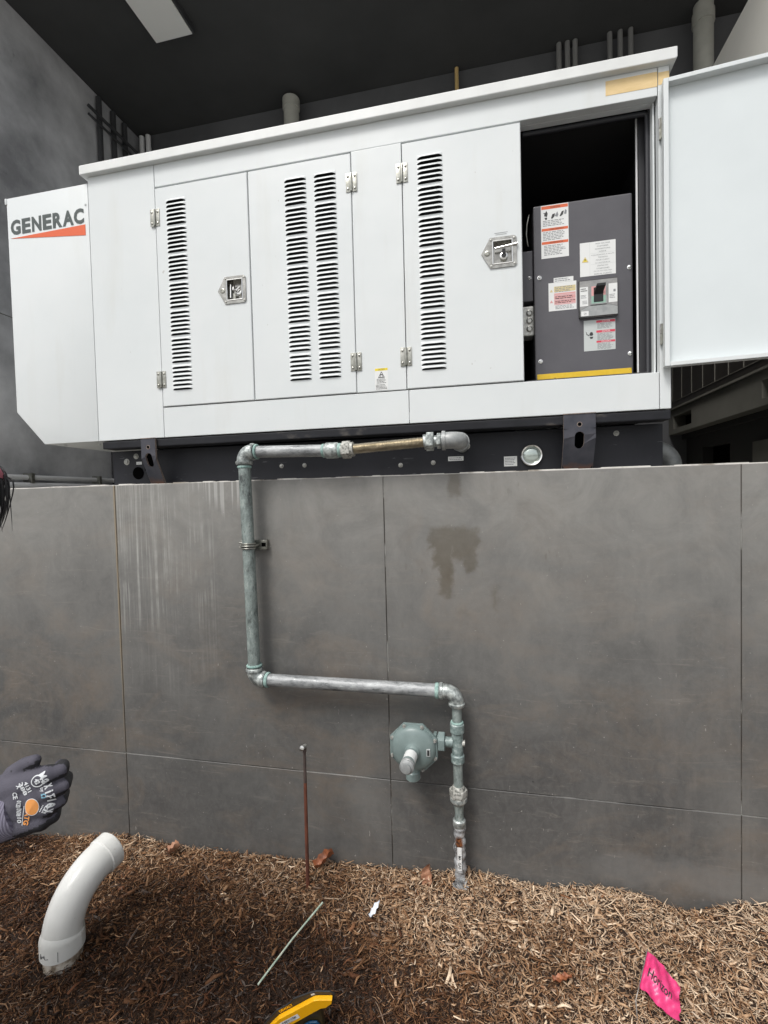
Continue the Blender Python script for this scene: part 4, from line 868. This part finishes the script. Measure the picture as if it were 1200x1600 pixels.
mb.build('vent_port', RG, smooth=40)
bo = None
for k in range(8):
    a_ = R(22.5+45*k); x_ = rc.x+(RF-.010)*math.cos(a_); z_ = rc.z+(RF-.010)*math.sin(a_)
    if bo is None:
        bo = MB().lathe((x_, 1.668, z_), (0, -1, 0), [(0, .0075), (.004, .0075), (.0045, .0045), (.010, .0042)], 'bolt', 6).build('bolt', RG, loc=(x_, 1.668, z_), smooth=30)
    else: dup(bo, (x_, 1.668, z_), RG)
mb = MB().box(rc.x+.050, rc.x+.063, 1.642, 1.646, rc.z-.014, rc.z+.012, 'label_grey').box(rc.x+.0525, rc.x+.0605, 1.6412, 1.6419, rc.z-.011, rc.z+.009, 'ink')
mb.build('name_plate', RG)
mb = MB().tube([(rc.x+.06, 1.70, .563), (X0-.042, 1.70, .563)], .018, 'reg', 18)
mb.box(rc.x+.070, rc.x+.082, 1.685, 1.715, .575, .592, 'reg')
hexnut(mb, (X0-.068, 1.70, .563), (X0-.045, 1.70, .563), .036, 'reg').tube([(X0-.072, 1.70, .563), (X0-.068, 1.70, .563)], .026, 'reg', 16); mb.build('union_nut', RG, bevel=.0018, smooth=30)

# ------------------------------------------------------------ things on the ground
rod = thing('ground_rod', 'thin rusty steel rod stuck upright in the mulch with a bright bolt on top', 'rod', (-.676, 1.632, 0))
MB().tube([(-.676, 1.632, -.06), (-.675, 1.632, .05), (-.673, 1.632, .40)], [.0078, .0070, .0062], 'rust_rod', 12).build('shaft', rod, smooth=50)
MB().tube([(-.673, 1.632, .40), (-.672, 1.632, .522)], [.0062, .0054], 'rod_dark', 12).build('shaft_top', rod, smooth=50)
MB().tube([(-.672, 1.632, .515), (-.671, 1.632, .527)], .0075, 'rod_dark', 10).tube([(-.672, 1.642, .533), (-.674, 1.612, .541)], .0078, 'bolt', 10).lathe((-.674, 1.614, .5405), (0, -1, .25), [(0, .0095), (.005, .0095), (.006, .006)], 'chrome', 12).build('clamp_bolt', rod, smooth=40)
# PVC elbow
PV = thing('pvc_elbow', 'white plastic drain pipe elbow leaning out of the mulch at the left', 'pipe', (-1.35, 1.25, 0))
bx = -1.352
arc_p = [Vector((bx+.0, 1.225, -.08)), Vector((bx+.0, 1.222, .0))]
def pvc_path(): 
    c = Vector((bx, 1.385, .070)); q = [Vector((bx, 1.225, .055))]+arc(c, (0, -1, 0), (0, 0, 1), .160, 0, 84, 16)
    return [p+Vector(((p.y-1.225)*.18, 0, 0)) for p in q]
pp = pvc_path(); tail = pp[-1]; tdir = (pp[-1]-pp[-2]).normalized()
MB().tube([Vector((bx, 1.221, -.1)), Vector((bx, 1.225, .03)), Vector((bx, 1.225, .05))], .055, 'pvc_dirty', 36).build('buried_pipe', PV, smooth=40)
MB().tube(pp, .0575, 'pvc', 40, caps=False).build('bend', PV, smooth=50)
mb = MB().tube([Vector((bx, 1.2245, .036)), Vector((bx, 1.2245, .038)), Vector((bx, 1.2245, .084)), Vector((bx, 1.2245, .088)), Vector((bx, 1.226, .092))], [.058, .0625, .0625, .0605, .057], 'pvc', 40)
def scr(u, v):
    a_ = -1.9+u*.55; return (bx+.0630*math.cos(a_), 1.2245+.0630*math.sin(a_), .050+v*.022)
mb.tube([scr(0, .1), scr(.1, .9), scr(.2, .2), scr(.3, .7), scr(.45, .5), scr(.5, .9), scr(.6, .3), scr(.9, .4)], .0008, 'pen', 5)
mb.tube([scr(1.7, -.2), scr(1.72, 1.2)], .0007, 'pen', 5).build('collar', PV, smooth=40)
mb = MB().tube([tail-tdir*.004, tail-tdir*.001, tail+tdir*.036, tail+tdir*.039, tail+tdir*.035, tail-tdir*.01], [.057, .0615, .0615, .059, .054, .052], 'pvc', 40, caps=False)
mb.build('socket', PV, smooth=50)
# survey flag
FL = thing('marker_flag', 'bright pink plastic utility marker flag reading Horizon lying over the mulch', 'flag', (.40, 1.38, 0))
TL, BL, TR, BR = Vector((.447, 1.470, .088)), Vector((.411, 1.415, .046)), Vector((.508, 1.395, .072)), Vector((.485, 1.338, .036))
TL, BL, TR, BR = [Vector(p) for p in ((.4505, 1.483, .099), (.402, 1.400, .066), (.522, 1.430, .058), (.483, 1.335, .048))]
nrm = (TR-TL).cross(BL-TL).normalized(); nrm = nrm if nrm.y < 0 else -nrm
def fpt(u, v, off=0.):
    p = TL.lerp(TR, u).lerp(BL.lerp(BR, u), v)
    wv_ = .007*math.sin(u*5+v*2)+.004*math.sin(v*7-u*3)-.010*math.exp(-((u-.06)/.06)**2)+.006*max(0, u-.8)*5*math.sin(v*14)+.0022*math.sin(u*17-v*9)+.0015*math.sin(u*31+v*21)
    return p+nrm*(wv_+off)
mb = MB(); nu, nv = 30, 22
vv_ = []
for j in range(nv+1):
    for i in range(nu+1):
        u, v = i/nu, j/nv; 
        if i == nu: u -= .05*abs(math.sin(v*9))+(.06 if .35 < v < .5 else 0)
        vv_.append(fpt(u, v))
fs = [(j*(nu+1)+i, j*(nu+1)+i+1, (j+1)*(nu+1)+i+1, (j+1)*(nu+1)+i) for j in range(nv) for i in range(nu)]
mb.add(vv_, fs, 'flag'); fc = mb.build('flag_sheet', FL, smooth=80)
MB().text('Horizon', lambda u, v: tuple(fpt(.12+u*.64, .62-v*.22, .0022)), 'ink', .012).build('lettering', fc)
MB().tube([TL+Vector((-.001, 0, .004)), BL, BL+(BL-TL)*.35, Vector((.385, 1.345, -.03))], .0014, 'wire', 8).build('wire_stem', FL, smooth=60)
# pale stick
tag(MB().tube([(-.692, 1.262, gz(-.692, 1.262)+.022), (-.636, 1.395, .028), (-.582, 1.535, .036)], [.0030, .0027, .0034], 'stick', 8).build('thin_stake', smooth=60), 'thin pale green stake lying on the dark mulch', 'stake')
# leaves and paper
def leaf(name, label, cat, x, y, z, L, W_, az, el, curl, m_, ridge=.2):
    d_ = Vector((math.cos(az)*math.cos(el), math.sin(az)*math.cos(el), math.sin(el))); s_ = Vector((-math.sin(az), math.cos(az), 0)); n_ = d_.cross(s_)
    vs2 = []; nu, nv = 12, 8
    for i in range(nu+1):
        u = i/nu-.5; wd_ = W_*max(.04, (1-(2*abs(u+.08)/1.16)**2.2))
        for j in range(nv+1):
            v = j/nv-.5; vs2.append(Vector((x, y, z))+d_*(u*L)+s_*(v*wd_)+n_*(curl*W_*(2*v)**2+.12*L*math.sin(u*4)-ridge*W_*u+.004*math.sin(u*19+v*9)))
    n1 = nv+1
    mb_ = MB().add(vs2, [(i*n1+j, i*n1+j+1, (i+1)*n1+j+1, (i+1)*n1+j) for i in range(nu) for j in range(nv)], m_)
    o = mb_.build(name, smooth=80); return tag(o, label, cat)
leaf('dry_leaf', 'reddish dry leaf propped on the mulch right of the rusty rod', 'leaf', -.640, 1.725, gz(-.64, 1.725)+.035, .085, .045, .5, .35, .5, 'leaf')
leaf('dry_leaf', 'pale upright curled leaf left of the foot of the gas pipe', 'leaf', -.226, 1.712, gz(-.226, 1.712)+.030, .070, .045, 1.2, 1.15, .45, 'leaf2')
leaf('dry_leaf', 'small orange brown leaf against the wall near the plastic elbow', 'leaf', -1.29, 1.70, gz(-1.29, 1.70)+.032, .055, .045, .3, .4, .5, 'leaf2')
leaf('dry_leaf', 'flat orange leaf on the mulch left of the pink flag', 'leaf', .20, 1.42, gz(.20, 1.42)+.024, .055, .022, .1, .05, .2, 'leaf')
leaf('paper_scrap', 'small bluish white paper scrap on the mulch in front of the wall', 'paper', -.397, 1.552, gz(-.397, 1.552)+.026, .055, .019, 1.05, .2, .15, 'paper')
# yellow and black tool, lower edge of the picture
TB = thing('tool_case', 'yellow and black wedge ended tool case with a barcode sticker standing on dark mulch', 'tool', (-.49, 1.10, 0))
o_ = Vector((-.498, 1.135, .088)); ex = rt.copy(); ez = (up*.97-fw*.24); ez.normalize(); ey = ez.cross(ex).normalized()
if ey.y < 0: ey = -ey
def tf(a_, b_, c_): return o_+ex*a_+ez*b_+ey*c_
K = .00170
def tp(x_, y_): return ((x_-470)*K, (1575-y_)*K*1.03)
def toolprism(pts, c0, c1, m_):
    n_ = len(pts); mb_ = MB(); mb_.add([tf(p[0], p[1], c0) for p in pts]+[tf(p[0], p[1], c1) for p in pts], [tuple(range(n_)), tuple(range(2*n_-1, n_-1, -1))]+[(i, i+n_, (i+1) % n_+n_, (i+1) % n_) for i in range(n_)], m_)
    return mb_
poly = [tp(*q) for q in ((404, 1622), (420, 1600), (433, 1584), (489, 1545), (496, 1543.5), (518, 1543.5), (517, 1551), (507, 1560), (500, 1561), (444, 1602), (424, 1626))]
toolprism(poly, 0, .012, 'tool_y').build('yellow_shell', TB, bevel=.0015)
big = [tp(*q) for q in ((398, 1620), (414, 1598), (428, 1578), (440, 1570), (452, 1560), (456, 1553), (483, 1540), (493, 1537), (515, 1538), (521, 1543), (519, 1553), (508, 1563), (446, 1606), (426, 1630))]
bs = toolprism(big, .0125, .0165, 'tool_b').build('black_shell', TB, bevel=.001)
def ttext(body, x0_, y0_, x1_, y1_, h_, m_, bold=0.):
    a0, b0 = tp(x0_, y0_); a1, b1 = tp(x1_, y1_); dx, dy = a1-a0, b1-b0; L_ = math.hypot(dx, dy); nx_, ny_ = -dy/L_, dx/L_
    return MB().text(body, lambda u, v: tuple(tf(a0+dx*u+nx_*h_*v, b0+dy*u+ny_*h_*v, .0118)), m_, bold)
ttext('DEWALT', 434.5, 1581, 456, 1566, .0090, 'tool_y', .05).build('lettering', bs)
MB().add([tf(*tp(*q), .0118) for q in ((485, 1545), (491, 1542), (489, 1539.5), (484, 1542))], [(0, 1, 2, 3)], 'label').build('emblem', bs)
stk = [tp(*q) for q in ((437, 1599), (467, 1578.5), (463, 1571), (433.5, 1591.5))]
mb = MB().add([tf(*q, -.0006) for q in stk], [(0, 1, 2, 3)], 'label')
for k in range(20):
    f0 = .12+k*.038; f1 = f0+random.choice((.010, .018, .026))
    def bl(u, v): return tuple(tf(*[(stk[0][q]*(1-u)+stk[1][q]*u)*(1-v)+(stk[3][q]*(1-u)+stk[2][q]*u)*v for q in (0, 1)], -.001))
    mb.add([bl(f0, .35), bl(f1, .35), bl(f1, .85), bl(f0, .85)], [(0, 1, 2, 3)], 'ink')
mb.add([bl(.2, .12), bl(.8, .12), bl(.8, .2), bl(.2, .2)], [(0, 1, 2, 3)], 'grey_ink')
mb.build('barcode_sticker', TB)
toolprism([tp(*q) for q in ((455, 1600), (497, 1566), (500, 1600), (503, 1660), (440, 1660))], .0168, .045, 'tool_brown').build('base_block', TB, bevel=.004)
toolprism([tp(*q) for q in ((470, 1606), (480, 1599), (492, 1598), (497, 1606), (497, 1660), (470, 1660))], .008, .0135, 'tool_blue').build('blue_insert', TB, bevel=.002)

# ------------------------------------------------------------ the person at the left edge
def organic(name, blobs, voxel, mats, parent, smooth_it=4, classify=None, disp=0):
    mb_ = MB()
    for path, rad in blobs:
        path = [Vector(p) for p in path]
        if not hasattr(rad, '__len__'): rad = [rad]*len(path)
        for i, (p, r_) in enumerate(zip(path, rad)):      # ball at every joint, cone between
            rings = [(math.sin(R(a_))*r_, max(1e-4, math.cos(R(a_))*r_)) for a_ in range(-90, 91, 18)]
            mb_.lathe(p, (0.02, 0, 1), rings, mats[0], 14)
            if i+1 < len(path) and (path[i+1]-p).length > 1e-5: mb_.tube([p, path[i+1]], [r_, rad[i+1]], mats[0], 14)
    po = ORIG[parent]; me_ = bpy.data.meshes.new(name); me_.from_pydata([tuple(Vector(p)-po) for p in mb_.v], [], mb_.f)
    o = bpy.data.objects.new(name, me_); C.objects.link(o)
    md = o.modifiers.new('r', 'REMESH'); md.mode = 'VOXEL'; md.voxel_size = voxel
    ms = o.modifiers.new('s', 'SMOOTH'); ms.factor = .6; ms.iterations = smooth_it
    dg = bpy.context.evaluated_depsgraph_get(); dg.update()
    m2 = bpy.data.meshes.new_from_object(o.evaluated_get(dg)); o.modifiers.clear(); o.data = m2; m2.name = name
    m2.materials.clear()
    for x_ in mats: m2.materials.append(M[x_])
    if classify:
        for p in m2.polygons: p.material_index = classify(p.center+po, p.normal)
    m2.shade_smooth(); o.parent = parent; ORIG[o] = po
    return o
PE = thing('person', 'person leaning in at the left edge, black hair, pink headband, grey work glove', 'person', (-1.5, .62, -.02))
sh = Vector((-1.14, .50, 1.23)); shl = Vector((-1.24, .84, 1.23)); el_ = Vector((-1.03, .47, .93)); hip = Vector((-1.47, .64, .90)); hd = Vector((-1.005, .70, 1.50))
# hand frame: a = image right, b = image up, c = towards the viewer
HO = Vector((-.681, .578, 1.022))-up*.005; ha, hb, hc = rt, up, -fw
def hp(a_, b_, c_=0.): return HO+ha*a_+hb*b_+hc*c_
wr = hp(-.075, -.036, -.010)
body = organic('body', [([hip, (-1.38, .66, 1.02), (-1.24, .67, 1.17)], [.135, .125, .135]), ([(-1.24, .67, 1.17), (-1.16, .68, 1.25)], [.13, .09]),
    ([sh, (-1.17, .67, 1.25), shl], [.062, .085, .062]), ([(-1.15, .68, 1.27), (-1.07, .69, 1.39)], [.055, .052]),
    ([(-1.03, .70, 1.47), (-1.01, .70, 1.53)], [.082, .088]), ([(-.985, .70, 1.455), (-.965, .70, 1.425)], [.055, .035]), ([(-.935, .70, 1.478), (-.925, .70, 1.463)], [.010, .013]),
    ([(-1.02, .615, 1.485), (-1.02, .617, 1.465)], [.012, .010]), ([(-1.02, .785, 1.485), (-1.02, .783, 1.465)], [.012, .010]),
    ([sh, el_, wr], [.052, .042, .034]), ([shl, (-1.36, .94, .98), (-1.40, .92, .78), (-1.41, .91, .69)], [.052, .040, .030, .030]),
    ([(-1.47, .56, .88), (-1.42, .55, .48), (-1.50, .55, .08)], [.09, .062, .045]), ([(-1.47, .74, .88), (-1.60, .76, .48), (-1.72, .76, .08)], [.09, .062, .045]),
    ([(-1.50, .55, .03), (-1.36, .55, .015)], [.045, .035]), ([(-1.72, .76, .03), (-1.58, .76, .015)], [.045, .035])], .011, ['jacket', 'skin', 'jeans', 'boot'], PE, 5,
    classify=lambda c_, n_: 3 if c_.z < .10 else (2 if c_.z < .88 and c_.x < -1.2 else (1 if c_.z > 1.345 else (1 if (c_.z < .70 and c_.y > .8) else 0))))
for s_ in (-1, 1):
    MB().lathe((-.940, .70+s_*.030, 1.492), (1, s_*.15, -.2), [(0, .0135), (.006, .012), (.010, .006)], 'eye', 14).lathe((-.931, .70+s_*.031, 1.4905), (1, s_*.15, -.2), [(0, .006), (.0022, .004)], 'ink', 12).build('eye', PE, smooth=60)
MB().tube([(-.936, .678, 1.437), (-.925, .70, 1.438), (-.936, .722, 1.437)], [.003, .006, .003], 'lip', 10).build('mouth', PE, smooth=60)
# five-finger off hand (bare), hanging
lh = Vector((-.98, .89, .65)); fb = []
for k in range(4):
    y_ = .882+k*.019; L_ = [.070, .078, .074, .058][k]
    fb.append(([(-1.408, .905, .66), (-1.405, y_, .605), (-1.395, y_, .605-L_*.5), (-1.375, y_, .605-L_)], [.020, .012, .0095, .008]))
fb.append(([(-1.408, .888, .65), (-1.385, .870, .615), (-1.370, .868, .585)], [.016, .012, .0095]))
organic('hand', fb, .0035, ['skin'], PE, 3)
# glove: palm fans out to four knuckles, fingers curl away from the viewer, thumb on the upper side
kn = [(.024, .034), (.0285, .0105), (.0245, -.0135), (.0145, -.0365)]
wp = [(-.050, .006), (-.052, -.008), (-.054, -.026), (-.056, -.042)]
blobs = []
for (ka, kb), (wa, wb) in zip(kn, wp): blobs.append(([hp(wa, wb, -.008), hp((ka+wa)/2, (kb+wb)/2, -.002), hp(ka, kb, 0)], [.023, .0195, .0145]))
tips = [((.0395, .0370, -.008), (.0300, .0345, -.024), (.016, .027, -.040)), ((.0425, .0130, -.008), (.0305, .0115, -.032), (.014, .007, -.042)),
        ((.0370, -.0105, -.008), (.0265, -.0115, -.030), (.010, -.012, -.040)), ((.0260, -.0345, -.008), (.0165, -.0340, -.026), (.004, -.032, -.036))]
for (ka, kb), tp in zip(kn, tips): blobs.append(([hp(ka, kb, 0)]+[hp(*q) for q in tp], [.0128, .0108, .0100, .0092]))
blobs.append(([hp(.006, .024, -.002), hp(.010, 0, .001), hp(.002, -.024, -.001)], [.0165, .018, .0165]))
blobs.append(([hp(-.058, -.058, -.018), hp(-.018, -.048, -.016), hp(.014, -.040, -.016)], [.022, .019, .0135]))
blobs.append(([hp(-.020, .018, -.004), hp(-.018, -.006, -.001), hp(-.024, -.030, -.004)], [.019, .021, .019]))
blobs.append(([hp(-.050, -.004, -.012), hp(-.034, .030, -.010), hp(-.014, .0470, -.004), hp(.006, .0565, .002)], [.022, .0150, .0110, .0090]))
blobs.append(([hp(-.115, -.052, -.012), hp(-.075, -.034, -.010), hp(-.050, -.018, -.008)], [.036, .033, .030]))
def gcls(c_, n_):
    d_ = n_.dot(hc); a_ = (c_-HO).dot(ha); b_ = (c_-HO).dot(hb)
    if a_ < -.070: return 0
    th = b_ > .030+.25*a_ and a_ < .022       # thumb
    if th: return 1 if (n_.dot(hb) < .25 and d_ < .93) else 0
    return 1 if (d_ < .15 or (n_.dot(hb) < -.30 and d_ < .80) or b_ < -.044+.42*a_) else 0
gl = organic('glove', blobs, .0026, ['glove', 'glove_dark'], PE, 4, classify=gcls)
cf = MB().tube([hp(-.150, -.068, -.016), hp(-.100, -.048, -.016), hp(-.062, -.034, -.015), hp(-.030, -.0225, -.014), hp(-.022, -.0195, -.014)], [.043, .042, .0415, .0405, .037], 'cuff', 36)
cfo = cf.build('glove_cuff', PE, smooth=60)
# print on the back of the glove, draped onto the knit
gm = gl.data; po = ORIG[PE]
bvh = BVHTree.FromPolygons([v.co+po for v in gm.vertices], [tuple(p.vertices) for p in gm.polygons])
def drape(a_, b_):
    cs = []
    for da, db in ((0, 0), (.004, 0), (-.004, 0), (0, .005), (0, -.005), (.006, .006), (-.006, -.006), (-.008, 0), (0, .009), (0, -.009)):
        h_ = bvh.ray_cast(hp(a_+da, b_+db, .1), -hc); cs.append((h_[0]-HO).dot(hc) if h_[0] and (h_[0]-HO).dot(hc) > 0 else None)
    ok = [c_ for c_ in cs if c_ is not None]; av = sum(ok)/len(ok) if ok else .012
    return hp(a_, b_, max(av, cs[0] if cs[0] is not None else av)+.0008)
def gtext(body, cx, cy, rot, h_, w_, m_, bold=.0, mb_=None):
    cr_, sr_ = math.cos(rot), math.sin(rot)
    def fn(u, v):
        a_ = (u-.5)*w_; b_ = (v-.5)*h_; return tuple(drape(cx+a_*cr_-b_*sr_, cy+a_*sr_+b_*cr_))
    return mb_.text(body, fn, m_, bold)
def PX(px, py): return ((px-600)*.70/739.5+.5355, (800-py)*.70/739.5+.4284)
mb = MB()
path = [PX(61, 1211), PX(65, 1220), PX(68, 1229), PX(70.5, 1237), PX(72, 1245), PX(72.5, 1252), PX(71, 1260), PX(68.5, 1268)]
for ch, (a_, b_), ang, ww in zip('MaxiFlex', path, (-60, -66, -70, -76, -84, -92, -100, -106), (.0085, .0065, .0065, .0025, .0065, .0025, .0065, .0065)):
    gtext(ch, a_, b_, R(ang), .0095, ww, 'print_white', .03, mb)
def blob_ring(cx, cy, ra, rb, m_, n_=26, inner=0.):
    vs2 = [tuple(drape(cx, cy))]+[tuple(drape(cx+ra*math.cos(2*math.pi*k/n_), cy+rb*math.sin(2*math.pi*k/n_))) for k in range(n_)]
    if inner:
        ins = [tuple(drape(cx+ra*inner*math.cos(2*math.pi*k/n_), cy+rb*inner*math.sin(2*math.pi*k/n_))) for k in range(n_)]
        mb.add(vs2[1:]+ins, [(k, (k+1) % n_, n_+(k+1) % n_, n_+k) for k in range(n_)], m_)
    else: mb.add(vs2, [(0, k+1, (k+1) % n_+1) for k in range(n_)], m_)
a_, b_ = PX(54, 1219); blob_ring(a_, b_, .0088, .0088, 'print_white', inner=.84); gtext('42', a_, b_, R(-65), .0075, .008, 'print_white', .05, mb)
a_, b_ = PX(60, 1233); gtext('by', a_, b_, R(-70), .006, .006, 'print_white', .02, mb)
a_, b_ = PX(64, 1242); gtext('Ω', a_, b_, R(-80), .007, .007, 'print_blue', .03, mb)
for k, (x_, y_) in enumerate(((60, 1262), (63.5, 1264), (67, 1266))): a_, b_ = PX(x_, y_); gtext('lllll', a_, b_, R(65), .0016, .010, 'print_white', .03, mb)
for (s_, x_, y_, w_) in (('4131', 40, 1227, .016), ('388', 33, 1230, .020), ('X', 26, 1226, .006)):
    a_, b_ = PX(x_, y_); gtext(s_, a_, b_, R(-64), .0060, w_, 'print_white', .03, mb)
a_, b_ = PX(21, 1240); gtext('CE', a_, b_, R(-78), .0065, .010, 'print_white', .03, mb)
for (s_, y_, w_) in (('0120', 1253, .010), ('EN388', 1266, .012), ('10', 1279, .009)):
    a_, b_ = PX(27, y_); gtext(s_, a_, b_, R(-97), .0062, w_, 'print_white', .03, mb)
a_, b_ = PX(47, 1258); blob_ring(a_, b_, .0090, .0125, 'print_orange', inner=0); blob_ring(a_, b_, .0098, .0134, 'print_white', inner=.93)
a_, b_ = PX(38.5, 1276); gtext('ATG', a_, b_, R(-104), .0075, .022, 'print_orange', .04, mb)
a_, b_ = PX(33, 1272); gtext('l', a_, b_, R(-8), .030, .0010, 'print_white', 0, mb)
mb.build('glove_print', gl)
# hair and headband
hb_ = []
random.seed(3)
for k in range(26):
    t_ = random.uniform(-1, 1); ph = random.uniform(0, 1)
    s0 = Vector((-1.02, .70+t_*.04, 1.565)); m1 = Vector((-.975+ph*.02, .70+t_*.075, 1.51)); e_ = Vector((-.950+ph*.016-abs(t_)*.02, .70+t_*.065, 1.440-.02*ph))
    hb_.append(([s0, m1, e_], [.028, .014, .004]))
for k in range(10):
    t_ = random.uniform(-1, 1); hb_.append(([(-1.04, .70+t_*.05, 1.575), (-1.11, .70+t_*.08, 1.52), (-1.12, .70+t_*.07, 1.42)], [.035, .03, .012]))
hair = organic('hair', hb_, .005, ['hair'], PE, 2)
mb = MB()
for k in range(420):
    t_ = random.gauss(0, .5); ph = random.random(); s_ = Vector((-.978+random.uniform(-.02, .012), .70+t_*.07, 1.535+random.uniform(-.02, .01)))
    m1 = Vector((-.922+ph*.014-abs(t_)*.02, .70+t_*.07, 1.490+random.uniform(-.02, .01))); stray = random.random() < .12
    e_ = Vector((-.930+ph*.018-abs(t_)*.02+(.030 if stray else 0)*random.random(), .695+t_*.06, 1.428-.025*random.random()-(.012 if stray else 0)))
    c1 = s_+Vector((.05, 0, .012)); c2 = m1+Vector((.006, .004*random.uniform(-1, 1), -.01)); pts_ = []
    for q in range(10):
        f = q/9; pts_.append(s_*(1-f)**3+c1*3*f*(1-f)**2+c2*3*f*f*(1-f)+e_*f**3+Vector((.0015*math.sin(f*9+k), 0, 0)))
    mb.tube(pts_, [.0016*(1-(q/9)**2)+.0002 for q in range(10)], 'hair', 5)
mb.build('hair_strands', PE, smooth=80)
n_ = 40; c0 = Vector((-1.012, .70, 1.512)); vs2 = []
for k in range(n_):
    a_ = 2*math.pi*k/n_; rr = Vector((math.cos(a_)*.100, math.sin(a_)*.098, math.cos(a_)*.012)); vs2 += [c0+rr*1.02+Vector((0, 0, -.006)), c0+rr*1.05+Vector((0, 0, .003)), c0+rr*1.0+Vector((0, 0, .014))]
MB().add(vs2, [(k*3+j, ((k+1) % n_)*3+j, ((k+1) % n_)*3+j+1, k*3+j+1) for k in range(n_) for j in range(2)], 'pink_band').build('headband', PE, smooth=60)
print('objects', len(bpy.data.objects))
